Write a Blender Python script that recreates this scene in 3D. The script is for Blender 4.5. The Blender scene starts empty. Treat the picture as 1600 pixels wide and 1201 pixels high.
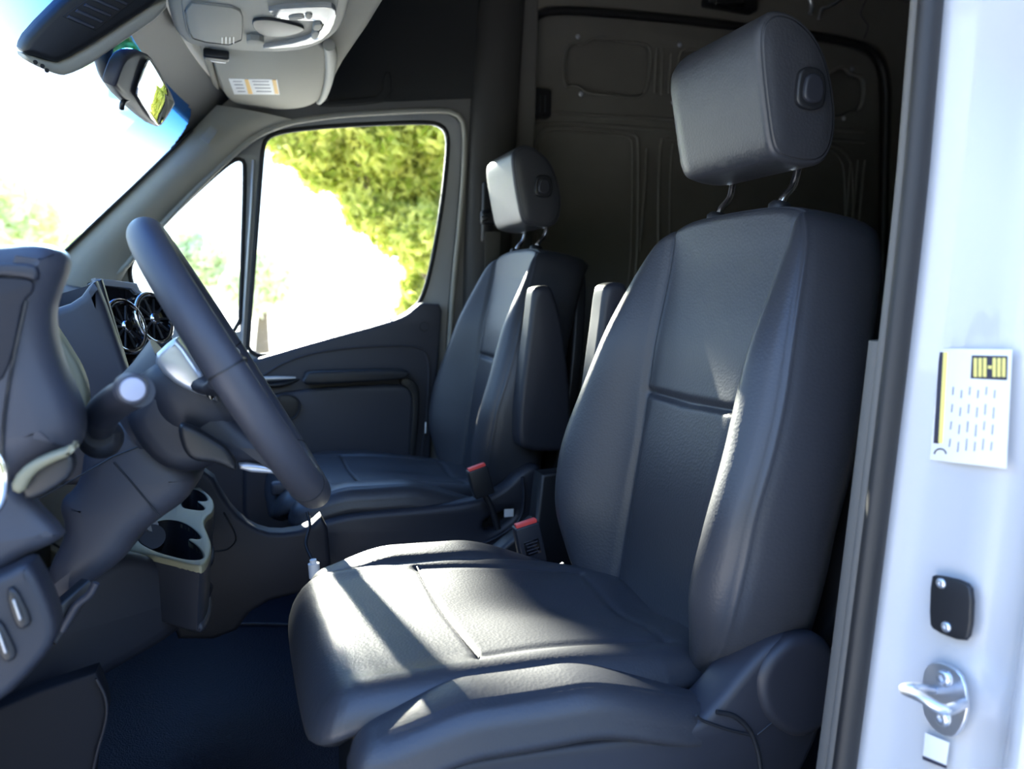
import bpy, bmesh, math, random
import numpy as np
from mathutils import Vector, Matrix

scene = bpy.context.scene
COL = scene.collection
random.seed(7)
rng = np.random.default_rng(11)

# ------------------------------------------------------------------ camera
# x: towards the rear of the van, y: across to the passenger side, z: up
FPX = 1245.0
CAM = np.array([0.0, 0.0, 0.8])
def _n(v):
    v = np.array(v, float); return v / np.linalg.norm(v)
_Y = _n((365-800, 468-600.5, FPX))
_a = math.tan(math.radians(1.5))
_U = _n((_a, -1, -(_a*(-435) + 132.5)/FPX))
_X = np.cross(_Y, _U)
MC = np.array([_X, _Y, _U])            # image axes (right, down, forward) -> world
right, down, fwd = MC[:, 0], MC[:, 1], MC[:, 2]
cd = bpy.data.cameras.new('camera')
cam = bpy.data.objects.new('camera', cd); COL.objects.link(cam)
m = Matrix(((right[0], -down[0], -fwd[0], CAM[0]),
            (right[1], -down[1], -fwd[1], CAM[1]),
            (right[2], -down[2], -fwd[2], CAM[2]), (0, 0, 0, 1)))
cam.matrix_world = m
cd.sensor_width = 36; cd.lens = 36*FPX/1600; cd.clip_start = 0.02; cd.clip_end = 400
cd.dof.use_dof = True; cd.dof.focus_distance = 1.15; cd.dof.aperture_fstop = 4.5
scene.camera = cam

# ------------------------------------------------------------------ light
SUN_DIR = _n((-0.105, 1.0, 0.39))       # towards the sun
sd = bpy.data.lights.new('sun', 'SUN'); sd.energy = 49; sd.angle = math.radians(.7); sd.color = (1, .93, .82)
so = bpy.data.objects.new('sun', sd); COL.objects.link(so)
so.rotation_euler = Vector(SUN_DIR).to_track_quat('Z', 'Y').to_euler()
w = bpy.data.worlds.new('sky'); scene.world = w; w.use_nodes = True
nt = w.node_tree; nt.nodes.clear()
tc = nt.nodes.new('ShaderNodeTexCoord'); sep = nt.nodes.new('ShaderNodeSeparateXYZ')
rp = nt.nodes.new('ShaderNodeValToRGB'); bg = nt.nodes.new('ShaderNodeBackground'); wo = nt.nodes.new('ShaderNodeOutputWorld')
nt.links.new(tc.outputs['Generated'], sep.inputs[0]); nt.links.new(sep.outputs['Z'], rp.inputs[0])
nt.links.new(rp.outputs[0], bg.inputs[0]); nt.links.new(bg.outputs[0], wo.inputs[0])
e = rp.color_ramp.elements
e[0].position = 0.0; e[0].color = (.80, .885, 1, 1)
e[1].position = 0.75; e[1].color = (.18, .38, .9, 1)
q = e.new(.25); q.color = (.5, .70, 1, 1)
bg.inputs[1].default_value = 3.4
vs = scene.view_settings
vs.view_transform = 'Standard'; vs.look = 'None'; vs.gamma = 1; vs.use_curve_mapping = False
vs.exposure = 0.55

# ------------------------------------------------------------------ helpers
def ray(px, py): return MC @ _n((px-800, py-600.5, FPX))
def at(px, py, x=None, y=None, z=None):
    """the point of a plane x=, y= or z= that the photograph shows at a pixel"""
    r = ray(px, py)
    k = x/r[0] if x is not None else y/r[1] if y is not None else (z-CAM[2])/r[2]
    return CAM + r*k
def on(px, py, O, N):
    r = ray(px, py); N = np.array(N, float)
    return CAM + r*(np.dot(np.array(O)-CAM, N)/np.dot(r, N))

def srgb(r, g, b):
    f = lambda c: c/12.92 if c <= .04045 else ((c+.055)/1.055)**2.4
    return (f(r/255), f(g/255), f(b/255), 1)

def mat(name, col, rough=.5, metal=0, bump=0, scale=200, kind='noise', spec=.5, var=0, coat=0, trans=0, dist=.001, sheen=0):
    M = bpy.data.materials.new(name); M.use_nodes = True
    N = M.node_tree; b = N.nodes['Principled BSDF']
    b.inputs['Base Color'].default_value = (col[0], col[1], col[2], 1)
    b.inputs['Roughness'].default_value = rough; b.inputs['Metallic'].default_value = metal
    b.inputs['Specular IOR Level'].default_value = spec
    b.inputs['Coat Weight'].default_value = coat
    b.inputs['Sheen Weight'].default_value = sheen
    t = N.nodes.new('ShaderNodeTexCoord')
    if bump:
        if kind == 'noise':
            x = N.nodes.new('ShaderNodeTexNoise'); x.inputs['Scale'].default_value = scale; x.inputs['Detail'].default_value = 3; out = x.outputs[0]
        else:
            x = N.nodes.new('ShaderNodeTexVoronoi'); x.inputs['Scale'].default_value = scale; out = x.outputs[0]
        N.links.new(t.outputs['Object'], x.inputs['Vector'])
        bn = N.nodes.new('ShaderNodeBump'); bn.inputs['Strength'].default_value = bump; bn.inputs['Distance'].default_value = dist
        N.links.new(out, bn.inputs['Height']); N.links.new(bn.outputs[0], b.inputs['Normal'])
    if var:
        x = N.nodes.new('ShaderNodeTexNoise'); x.inputs['Scale'].default_value = 9; x.inputs['Detail'].default_value = 4
        N.links.new(t.outputs['Object'], x.inputs['Vector'])
        r = N.nodes.new('ShaderNodeValToRGB'); r.color_ramp.elements[0].position = .3; r.color_ramp.elements[1].position = .7
        r.color_ramp.elements[0].color = tuple(c*(1-var) for c in col[:3])+(1,); r.color_ramp.elements[1].color = tuple(min(1, c*(1+var)) for c in col[:3])+(1,)
        N.links.new(x.outputs[0], r.inputs[0]); N.links.new(r.outputs[0], b.inputs['Base Color'])
    return M

def glass_mat(name, tint=(1, 1, 1), band=False):
    M = bpy.data.materials.new(name); M.use_nodes = True; N = M.node_tree; N.nodes.clear()
    o = N.nodes.new('ShaderNodeOutputMaterial'); mx = N.nodes.new('ShaderNodeMixShader')
    tr = N.nodes.new('ShaderNodeBsdfTransparent'); gl = N.nodes.new('ShaderNodeBsdfGlossy'); gl.inputs['Roughness'].default_value = .02
    lw = N.nodes.new('ShaderNodeLayerWeight'); lw.inputs[0].default_value = .5
    pw = N.nodes.new('ShaderNodeMath'); pw.operation = 'POWER'; pw.inputs[1].default_value = 5; N.links.new(lw.outputs['Facing'], pw.inputs[0])
    fr = N.nodes.new('ShaderNodeMapRange'); fr.inputs[3].default_value = .03; fr.inputs[4].default_value = .7; N.links.new(pw.outputs[0], fr.inputs[0])
    tr.inputs[0].default_value = tint+(1,)
    N.links.new(fr.outputs[0], mx.inputs[0]); N.links.new(tr.outputs[0], mx.inputs[1]); N.links.new(gl.outputs[0], mx.inputs[2]); N.links.new(mx.outputs[0], o.inputs[0])
    if band:
        t = N.nodes.new('ShaderNodeTexCoord'); s = N.nodes.new('ShaderNodeSeparateXYZ'); r = N.nodes.new('ShaderNodeValToRGB')
        N.links.new(t.outputs['Object'], s.inputs[0]); 
        mp = N.nodes.new('ShaderNodeMapRange'); mp.inputs[1].default_value = 1.12; mp.inputs[2].default_value = 1.25
        N.links.new(s.outputs['Z'], mp.inputs[0]); N.links.new(mp.outputs[0], r.inputs[0])
        r.color_ramp.elements[0].color = tint+(1,); r.color_ramp.elements[1].color = (.16, .42, .72, 1)
        N.links.new(r.outputs[0], tr.inputs[0])
    return M

M = {}
M['leather'] = mat('leather', (.030, .032, .039), .42, bump=.28, scale=260, kind='voronoi', spec=.5, dist=.0006)
M['leather_dark'] = mat('leather_dark', (.017, .019, .024), .42, bump=.25, scale=420, kind='voronoi', spec=.4, dist=.0006)
M['plastic'] = mat('plastic_charcoal', (.017, .019, .027), .48, bump=.2, scale=900, spec=.45, dist=.0004)
M['soft_grey'] = mat('soft_grey_plastic', (.3, .31, .38), .4)
M['plastic_mid'] = mat('plastic_slate', (.038, .040, .052), .5, bump=.2, scale=900, spec=.45, dist=.0004)
M['plastic_black'] = mat('plastic_black', (.01, .011, .014), .45, bump=.1, scale=600)
M['plastic_dark'] = mat('plastic_dark', (.012, .013, .019), .55, bump=.2, scale=900, spec=.3, dist=.0004)
M['gloss_black'] = mat('gloss_black', (.006, .006, .008), .05, spec=.8, coat=1)
M['rubber'] = mat('rubber', (.012, .012, .013), .55)
M['grey_trim'] = mat('grey_trim', (.31, .30, .26), .6, bump=.25, scale=700, dist=.0005, spec=.3)
M['headliner'] = mat('headliner_cloth', (.36, .345, .295), .85, bump=.5, scale=1300, dist=.0006, spec=.2)
M['cloth_dark'] = mat('dark_cloth', (.035, .036, .036), .85, bump=.4, scale=900, dist=.0006, spec=.2)
M['pillar_trim'] = mat('pillar_trim', (.11, .107, .1), .6, bump=.25, scale=800, dist=.0005)
M['pillar_shaded'] = mat('pillar_shaded', (.045, .044, .042), .6, bump=.25, scale=800, dist=.0005, spec=.3)  # copy of the pillar trim, darkened to stand in for shade
M['shade_plastic'] = mat('shaded_black_plastic', (.006, .007, .011), .7, spec=.2)  # blacker, duller plastic imitating the shade in the footwell
M['paint'] = mat('white_paint', (.46, .47, .49), .25, spec=.5, coat=.6)
M['paint_in'] = mat('grey_body_paint', (.15, .145, .13), .3, spec=.5, var=.06)
M['door_metal'] = mat('door_frame_metal', (.33, .34, .34), .35, spec=.5)
M['chrome'] = mat('chrome', (.8, .8, .82), .08, metal=1)
M['steel'] = mat('zinc_steel', (.62, .65, .7), .28, metal=.85)
M['silver'] = mat('silver_plastic', (.55, .56, .58), .3, metal=.6)
M['khaki'] = mat('khaki_plastic', (.19, .178, .115), .5, bump=.2, scale=900, dist=.0004)
M['red'] = mat('red_button', (.75, .07, .06), .4)
M['white_label'] = mat('white_label', (.75, .75, .74), .5)
M['label_ink'] = mat('label_ink', (.25, .25, .28), .6)
M['label_black'] = mat('label_black', (.03, .03, .05), .6)
M['label_yellow'] = mat('label_yellow', (.78, .68, .2), .6)
M['label_orange'] = mat('label_orange', (.8, .5, .15), .6)
M['belt'] = mat('belt_webbing', (.06, .058, .05), .7, bump=.4, scale=900)
M['floor'] = mat('floor_vinyl', (.007, .010, .022), .55, bump=.9, scale=330, kind='voronoi', dist=.0015, spec=.5)
M['clear'] = mat('clear_lens', (.45, .45, .44), .1, spec=.8); M['clear'].node_tree.nodes['Principled BSDF'].inputs['Transmission Weight'].default_value = .5
M['stitch'] = mat('stitch_thread', (.2, .24, .3), .6)
M['glass'] = glass_mat('side_glass', (.93, .96, .94))
M['windshield'] = glass_mat('windshield_glass', (.9, .95, .94), band=True)
M['mirror'] = mat('mirror_glass', (.9, .9, .9), .01, metal=1)
M['concrete'] = mat('driveway', (.52, .5, .46), .9, bump=.2, scale=8, var=.1)
M['bark'] = mat('bark', (.16, .12, .08), .9, bump=.6, scale=12, dist=.02)
M['plastic_bag'] = mat('clear_film', (.6, .65, .7), .12, spec=.8); M['plastic_bag'].node_tree.nodes['Principled BSDF'].inputs['Transmission Weight'].default_value = .85
def leaf_mat(name, c1, c2):
    X = bpy.data.materials.new(name); X.use_nodes = True; N = X.node_tree; N.nodes.clear()
    o = N.nodes.new('ShaderNodeOutputMaterial'); a = N.nodes.new('ShaderNodeAddShader'); mx = N.nodes.new('ShaderNodeMixShader')
    d = N.nodes.new('ShaderNodeBsdfDiffuse'); t = N.nodes.new('ShaderNodeBsdfTranslucent')
    g = N.nodes.new('ShaderNodeNewGeometry'); r = N.nodes.new('ShaderNodeValToRGB')
    r.color_ramp.elements[0].color = c1+(1,); r.color_ramp.elements[1].color = c2+(1,)
    N.links.new(g.outputs['Random Per Island'], r.inputs[0])
    for s in (d, t): N.links.new(r.outputs[0], s.inputs[0])
    mx.inputs[0].default_value = .7
    N.links.new(d.outputs[0], mx.inputs[1]); N.links.new(t.outputs[0], mx.inputs[2]); N.links.new(mx.outputs[0], o.inputs[0])
    return X
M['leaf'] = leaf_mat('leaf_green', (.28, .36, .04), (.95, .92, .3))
M['leaf2'] = leaf_mat('leaf_overexposed', (.7, .78, .5), (1, 1, .8))  # leaf colour paled towards white to imitate overexposed daylight

def tag(o, label=None, cat=None, group=None, kind=None):
    if label: o['label'] = label
    if cat: o['category'] = cat
    if group: o['group'] = group
    if kind: o['kind'] = kind
    return o
def empty(name, loc, label=None, cat=None, group=None, kind=None):
    o = bpy.data.objects.new(name, None); COL.objects.link(o)
    o.location = loc; o.empty_display_size = .05
    return tag(o, label, cat, group, kind)
def wloc(o):
    v = Vector((0, 0, 0))
    while o is not None:
        if o.type == 'EMPTY': v = v + o.location
        o = o.parent
    return v
def link(name, me, mt, parent=None, smooth=35):
    o = bpy.data.objects.new(name, me); COL.objects.link(o)
    if mt is not None:
        me.materials.clear(); me.materials.append(M[mt] if isinstance(mt, str) else mt)
    if smooth:
        me.polygons.foreach_set('use_smooth', [True]*len(me.polygons))
        if smooth < 180: me.set_sharp_from_angle(angle=math.radians(smooth))
    if parent is not None:
        o.parent = parent
        if parent.type == 'EMPTY': o.matrix_parent_inverse = Matrix.Translation(-wloc(parent))
    me.update()
    return o
def mk(name, verts, faces, mt, parent=None, smooth=35):
    me = bpy.data.meshes.new(name)
    me.from_pydata([tuple(map(float, v)) for v in verts], [], faces)
    me.validate(); return link(name, me, mt, parent, smooth)
def structure(o): o['kind'] = 'structure'; return o

def chaikin(p, k=2, closed=True):
    p = [np.array(q, float) for q in p]
    for _ in range(k):
        r = []
        n = len(p)
        for i in range(n if closed else n-1):
            a, b = p[i], p[(i+1) % n]
            r += [a*.75+b*.25, a*.25+b*.75]
        if not closed: r = [p[0]]+r+[p[-1]]
        p = r
    return p
def catmull(p, n=8, closed=False):
    p = [np.array(q, float) for q in p]; N = len(p); out = []
    rngi = range(N) if closed else range(N-1)
    for i in rngi:
        g = (lambda j: p[j % N]) if closed else (lambda j: p[min(max(j, 0), N-1)])
        a, b, c, d = g(i-1), g(i), g(i+1), g(i+2)
        for k in range(n):
            t = k/n
            out.append(.5*((2*b)+(-a+c)*t+(2*a-5*b+4*c-d)*t*t+(-a+3*b-3*c+d)*t**3))
    if not closed: out.append(p[-1])
    return out
def resample(p, n, closed=True):
    P = np.array(p); 
    if closed: P = np.vstack([P, P[:1]])
    d = np.r_[0, np.cumsum(np.linalg.norm(np.diff(P, axis=0), axis=1))]
    t = np.linspace(0, d[-1], n, endpoint=not closed)
    return np.array([np.interp(t, d, P[:, k]) for k in range(P.shape[1])]).T

def prism(name, pts3, normal, thick, mt, parent=None, holes=(), bevel=.003, smooth=35, res=2):
    """closed outline (3D points near a plane) -> a plate of real thickness; normal = the side it grows to"""
    N = _n(normal); P0 = np.array(pts3[0], float)
    ref = np.array([0, 0, 1.]) if abs(N[2]) < .9 else np.array([1., 0, 0])
    U = _n(np.cross(ref, N)); V = np.cross(N, U)
    cu = bpy.data.curves.new(name, 'CURVE'); cu.dimensions = '2D'; cu.fill_mode = 'BOTH'
    cu.extrude = max(thick/2-bevel, 1e-4); cu.bevel_depth = bevel; cu.bevel_resolution = res; cu.offset = -bevel
    def loop(L):
        s = cu.splines.new('POLY'); s.points.add(len(L)-1)
        for i, q in enumerate(L):
            d = np.array(q)-P0; s.points[i].co = (float(d@U), float(d@V), 0, 1)
        s.use_cyclic_u = True
    loop(pts3)
    for h in holes: loop(h)
    tmp = bpy.data.objects.new('tmp', cu); COL.objects.link(tmp)
    dg = bpy.context.evaluated_depsgraph_get(); me = bpy.data.meshes.new_from_object(tmp.evaluated_get(dg))
    COL.objects.unlink(tmp); bpy.data.objects.remove(tmp); bpy.data.curves.remove(cu)
    bm = bmesh.new(); bm.from_mesh(me); bmesh.ops.remove_doubles(bm, verts=bm.verts, dist=1e-5)
    c = P0+N*thick/2
    mt4 = Matrix(((U[0], V[0], N[0], c[0]), (U[1], V[1], N[1], c[1]), (U[2], V[2], N[2], c[2]), (0, 0, 0, 1)))
    bm.transform(mt4); bmesh.ops.recalc_face_normals(bm, faces=bm.faces); bm.to_mesh(me); bm.free()
    me.name = name
    return link(name, me, mt, parent, smooth)
def plate(name, px, O, N, thick, mt, parent=None, holes=(), bevel=.003, k=0, hk=0, away=True, smooth=35):
    """outline given where the photograph shows it, laid on the plane through O with normal N (N towards the viewer)"""
    f = lambda L, kk: chaikin([on(a, b, O, N) for a, b in L], kk) if kk else [on(a, b, O, N) for a, b in L]
    N = _n(N)
    return prism(name, f(px, k), -N if away else N, thick, mt, parent, [f(h, hk) for h in holes], bevel, smooth)
YP = (0, -1, 0)
def yplate(name, px, y, thick, mt, parent=None, **kw): return plate(name, px, (0, y, 0), YP, thick, mt, parent, **kw)

def tube(name, pts, r, mt, parent=None, n=12, closed=False, sm=0, cap=True, squash=1.0):
    if sm: pts = catmull(pts, sm, closed)
    P = np.array(pts, float); L = len(P)
    if np.isscalar(r): R = np.full(L, r)
    else: R = np.interp(np.linspace(0, 1, L), np.linspace(0, 1, len(r)), r)
    T = np.gradient(P, axis=0)
    if closed: T = np.roll(P, -1, 0)-np.roll(P, 1, 0)
    T /= np.linalg.norm(T, axis=1)[:, None]+1e-12
    ref = np.array([0, 0, 1.]) if abs(T[0][2]) < .9 else np.array([1., 0, 0])
    u = _n(np.cross(ref, T[0])); V = []
    for i in range(L):
        u = u-T[i]*(u@T[i]); u = u/np.linalg.norm(u); v = np.cross(T[i], u)
        for k in range(n):
            a = 2*math.pi*k/n; V.append(P[i]+R[i]*(u*math.cos(a)+v*math.sin(a)*squash))
    F = []
    for i in range(L if closed else L-1):
        j = (i+1) % L
        for k in range(n): F.append((i*n+k, i*n+(k+1) % n, j*n+(k+1) % n, j*n+k))
    if not closed and cap: F += [tuple(range(n))[::-1], tuple((L-1)*n+k for k in range(n))]
    return mk(name, V, F, mt, parent, 60)

def box(name, c, s, mt, parent=None, rot=None, bevel=.004, seg=3, taper=None):
    bm = bmesh.new(); bmesh.ops.create_cube(bm, size=1)
    for v in bm.verts:
        v.co = Vector((v.co.x*s[0], v.co.y*s[1], v.co.z*s[2]))
        if taper and v.co.z > 0: v.co.x *= taper; v.co.y *= taper
    if bevel: bmesh.ops.bevel(bm, geom=bm.edges[:], offset=bevel, segments=seg, profile=.5, affect='EDGES')
    T = Matrix.Translation(Vector(c))
    if rot is not None: T = T @ rot.to_4x4()
    bm.transform(T); me = bpy.data.meshes.new(name); bm.to_mesh(me); bm.free()
    return link(name, me, mt, parent, 40)
def frame(ux, uz):
    """rotation whose z is uz and whose x lies near ux"""
    z = Vector(uz).normalized(); x = Vector(ux); x = (x-z*x.dot(z)).normalized(); y = z.cross(x)
    return Matrix((x, y, z)).transposed()
def lathe(name, c, axis, prof, mt, parent=None, n=32, sx=1.0, ux=(1, 0, .001)):
    R = frame(ux, axis); V = []; F = []
    for (r, h) in prof:
        for k in range(n):
            a = 2*math.pi*k/n; V.append(Vector(c)+R@Vector((r*math.cos(a)*sx, r*math.sin(a), h)))
    for i in range(len(prof)-1):
        for k in range(n): F.append((i*n+k, i*n+(k+1) % n, (i+1)*n+(k+1) % n, (i+1)*n+k))
    F.append(tuple(range(n))[::-1]); F.append(tuple((len(prof)-1)*n+k for k in range(n)))
    return mk(name, V, F, mt, parent, 45)

def seg_dist(A, B, pts):
    """distance from points A,B (arrays) to a polyline"""
    D = np.full(A.shape, 9.)
    for (x0, y0), (x1, y1) in zip(pts[:-1], pts[1:]):
        dx, dy = x1-x0, y1-y0; t = np.clip(((A-x0)*dx+(B-y0)*dy)/(dx*dx+dy*dy+1e-12), 0, 1)
        D = np.minimum(D, np.hypot(A-x0-t*dx, B-y0-t*dy))
    return D
def cint(x, xs, ys):
    xs = np.array(xs, float); ys = np.array(ys, float); m_ = np.gradient(ys, xs); x = np.clip(x, xs[0], xs[-1])
    i = np.clip(np.searchsorted(xs, x)-1, 0, len(xs)-2); h = xs[i+1]-xs[i]; t = (x-xs[i])/h
    return (2*t**3-3*t**2+1)*ys[i]+(t**3-2*t**2+t)*h*m_[i]+(-2*t**3+3*t**2)*ys[i+1]+(t**3-t**2)*h*m_[i+1]
def sstep(a, b, x):
    t = np.clip((x-a)/(b-a+1e-12), 0, 1); return t*t*(3-2*t)
def smooth_loop(Q, r, L):
    k = max(2, int(len(Q)*r/L)); o = Q.copy()
    for _ in range(6):
        o = (np.roll(o, k//2+1, 0)+o*2+np.roll(o, -(k//2+1), 0))/4
    return o
def pillow(name, outline, frm, H, r, wall, mt, parent=None, rings=60, nth=240, grooves=(), nroll=8, edge_groove=0, wavg=None, sm=True):
    """upholstered shape. outline: closed (a,b) curve at the edge; frm: (O, A, B, N); H(a,b): height over the plane;
    r: edge radius; wall: [(outward offset, drop)] below the edge"""
    O, A, B, N = [np.array(v, float) for v in frm]
    P = resample(outline, nth)
    T = np.roll(P, -1, 0)-np.roll(P, 1, 0); T /= np.linalg.norm(T, axis=1)[:, None]
    area = .5*np.sum(P[:, 0]*np.roll(P[:, 1], -1)-np.roll(P[:, 0], -1)*P[:, 1])
    nrm = np.stack([T[:, 1], -T[:, 0]], 1)*(1 if area > 0 else -1)
    C = P.mean(0); inner = smooth_loop(P-nrm*r, r*.8, np.linalg.norm(np.roll(P, -1, 0)-P, axis=1).sum())
    rows = []; drops = []
    for i in range(1, rings+1):
        rho = (i/rings)**.85; rows.append(C+(inner-C)*rho); drops.append(np.zeros(nth))
    for i in range(1, nroll+1):
        ph = math.pi/2*i/nroll
        rows.append(inner+(P-inner)*math.sin(ph)); drops.append(np.full(nth, r*(1-math.cos(ph))))
    wf = np.ones(nth) if wavg is None else wavg(P, nrm)
    for off, dr in wall:
        rows.append(P+nrm*(off*wf)[:, None]); drops.append(np.full(nth, r+dr))
    V = [];
    base = H(P[:, 0], P[:, 1])
    for k, (R, D) in enumerate(zip(rows, drops)):
        h = H(R[:, 0], R[:, 1]) if k < rings+nroll else base
        for g in grooves:
            pts, dep, wd = g
            if k < rings+nroll: h = h-dep*np.exp(-(seg_dist(R[:, 0], R[:, 1], pts)/wd)**2)
        if edge_groove and k == rings+nroll//2: D = D+edge_groove
        hh = h-D
        V.append(O+R[:, :1]*A+R[:, 1:]*B+hh[:, None]*N)
    V = np.concatenate(V); nr = len(rows)
    c0 = O+C[0]*A+C[1]*B+float(H(np.array([C[0]]), np.array([C[1]]))[0])*N
    cb = V[-nth:].mean(0)
    verts = list(V)+[c0, cb]; F = []
    for i in range(nr-1):
        for k in range(nth):
            k2 = (k+1) % nth; F.append((i*nth+k, (i+1)*nth+k, (i+1)*nth+k2, i*nth+k2))
    a, b = len(V), len(V)+1
    for k in range(nth):
        k2 = (k+1) % nth; F.append((a, k, k2)); F.append((b, (nr-1)*nth+k2, (nr-1)*nth+k))
    o = mk(name, verts, F, mt, parent, 180)
    bm = bmesh.new(); bm.from_mesh(o.data); bmesh.ops.recalc_face_normals(bm, faces=bm.faces); bm.to_mesh(o.data); bm.free()
    return o
def side_pad(name, prof, y0, y1, r0, r1, mt, parent=None, n=160, ny=40, bulge=0, groove=0, nrm_in=10, cx=None):
    """a side profile (x,z) carried across from y0 to y1, its ends rounded by r0 and r1 and slightly domed"""
    P = resample(prof, n); C = P.mean(0) if cx is None else np.array(cx)
    T = np.roll(P, -1, 0)-np.roll(P, 1, 0); T /= np.linalg.norm(T, axis=1)[:, None]
    area = .5*np.sum(P[:, 0]*np.roll(P[:, 1], -1)-np.roll(P[:, 0], -1)*P[:, 1])
    nr = np.stack([T[:, 1], -T[:, 0]], 1)*(1 if area > 0 else -1)
    st = []
    s = 1 if y1 > y0 else -1
    for i in range(1, nrm_in+1): st.append(('c', i/nrm_in, y0-s*bulge*(1-(i/nrm_in)**5), r0))
    for i in range(1, 8): a = math.pi/2*i/7; st.append(('r', r0*(1-math.sin(a)), y0+s*r0*(1-math.cos(a)), 0))
    if groove: st.insert(nrm_in+1, ('r', r0*.75+groove*.2, y0+s*r0*.25, 0))
    for i in range(1, ny): st.append(('r', 0, y0+s*r0+(y1-y0-s*(r0+r1))*i/ny, 0))
    for i in range(7, 0, -1): a = math.pi/2*i/7; st.append(('r', r1*(1-math.sin(a)), y1-s*r1*(1-math.cos(a)), 0))
    for i in range(nrm_in, 0, -1): st.append(('c', i/nrm_in, y1+s*bulge*(1-(i/nrm_in)**2), r1))
    V = []
    Ln = np.linalg.norm(np.roll(P, -1, 0)-P, axis=1).sum()
    I0 = smooth_loop(P-nr*r0, r0*.8, Ln); I1 = smooth_loop(P-nr*r1, r1*.8, Ln); mid = (y0+y1)/2
    for k, sc, y, rr in st:
        nearend = abs(y-y0) < abs(y-y1); I = I0 if nearend else I1; rr_ = r0 if nearend else r1
        Q = C+(I-C)*sc if k == 'c' else P+(I-P)*(sc/rr_)
        V += [(q[0], y, q[1]) for q in Q]
    F = []
    for i in range(len(st)-1):
        for k in range(n): F.append((i*n+k, i*n+(k+1) % n, (i+1)*n+(k+1) % n, (i+1)*n+k))
    V += [(C[0], st[0][2], C[1]), (C[0], st[-1][2], C[1])]; a = len(V)-2
    for k in range(n): F.append((a, (k+1) % n, k)); F.append((a+1, (len(st)-1)*n+k, (len(st)-1)*n+(k+1) % n))
    o = mk(name, V, F, mt, parent, 180)
    bm = bmesh.new(); bm.from_mesh(o.data); bmesh.ops.recalc_face_normals(bm, faces=bm.faces); bm.to_mesh(o.data); bm.free()
    return o
def screw(name, c, axis, r, mt, parent):
    return lathe(name, c, axis, [(r, 0), (r, r*.25), (r*.8, r*.45), (r*.42, r*.5), (r*.36, r*.2), (.0002, r*.2)], mt, parent, 20)

# ================================================================== SETTING: body shell
def slab(name, lo, hi, mt, **kw):
    c = [(a+b)/2 for a, b in zip(lo, hi)]; s = [b-a for a, b in zip(lo, hi)]
    return structure(box(name, c, s, mt, bevel=kw.get('bevel', .002), seg=1))
ZF = .02
slab('floor', (-.9, .60, -.06), (4.3, 2.5, ZF), 'floor')
slab('floor_step', (-.9, .45, -.3), (.62, .60, -.02), 'plastic_black')
slab('roof', (.2, .55, 1.95), (4.3, 2.55, 1.99), 'paint_in')
slab('wall_rear', (4.26, .55, -.1), (4.3, 2.55, 1.99), 'paint_in')
slab('wall_left', (.68, .50, -.1), (4.3, .54, 1.99), 'paint_in')
slab('wall_front', (-.68, .5, -.3), (-.62, 2.5, .80), 'plastic_black')
slab('trim_9', (-.12, .5, 1.95), (.22, 2.5, 1.99), 'paint_in')
slab('wall_front_upper', (-.15, .5, 1.34), (-.11, 2.5, 1.99), 'paint_in')
slab('wall_left_upper', (-.16, .50, 1.36), (.7, .54, 1.99), 'paint_in')

# side of the body on the passenger side, with the front door's opening
YW = 2.30
ap = [(-60, 900), (100, 470), (185, 432), (232, 372), (350, 252), (420, 197), (520, 181), (600, 176), (695, 172), (718, 180), (727, 202), (723, 300), (705, 470), (700, 560), (690, 900)]
apw = chaikin([at(a, b, y=YW) for a, b in ap], 2)
o_ = lambda x, z: np.array([x, YW, z])
wall = prism('wall_right', [o_(-.95, -.1), o_(.86, -.1), o_(.86, 1.99), o_(-.16, 1.99), o_(-.17, 1.36), o_(-.15, 1.30), at(312, 205, y=YW), at(86, 408, y=YW), o_(-.95, .80)],
             (0, 1, 0), .07, 'pillar_trim', holes=[apw], bevel=.008); structure(wall)
seal = tube('door_seal', [p+np.array([0, -.006, 0]) for p in resample(apw, 160)], .0075, 'grey_trim', wall, n=10, closed=True)
seal2 = tube('rubber_lip', [p+np.array([0, .012, 0]) for p in resample(apw, 160)], .006, 'rubber', wall, n=8, closed=True)

# upper side lining above the door (dark cloth) and its small moulded shelf
structure(yplate('wall_right_lining', [(522, -260), (822, -260), (816, 60), (806, 150), (560, 160), (500, 158), (505, 60)], 2.285, .012, 'cloth_dark', bevel=.004, k=1))
structure(yplate('trim_8', [(500, 158), (560, 153), (598, 149), (600, 112), (612, 112), (612, 156), (560, 163), (500, 166)], 2.27, .02, 'cloth_dark', bevel=.004, k=1))

# B pillar trim on the passenger side (soft vertical moulding)
def pillar():
    cs = [(.655, 2.30), (.66, 2.275), (.69, 2.255), (.735, 2.25), (.775, 2.258), (.80, 2.28), (.80, 2.33), (.655, 2.33)]
    cs = chaikin([np.array(c) for c in cs], 2); V = []; F = []
    zs = np.linspace(-.05, 1.95, 30); n = len(cs)
    for z in zs:
        sh = .0 if z < 1.0 else .02*((z-1.0)/.9)**1.0
        V += [(c[0]+sh*.5-.012*math.sin(z*2), c[1]-sh*.2, z) for c in cs]
    for i in range(len(zs)-1):
        for k in range(n): F.append((i*n+k, i*n+(k+1) % n, (i+1)*n+(k+1) % n, (i+1)*n+k))
    return structure(mk('trim_2', V, F, 'pillar_shaded', None, 60))
bp = pillar()
structure(box('trim_3', (.735, 2.268, .40), (.13, .04, .75), 'plastic', bevel=.012))

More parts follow.
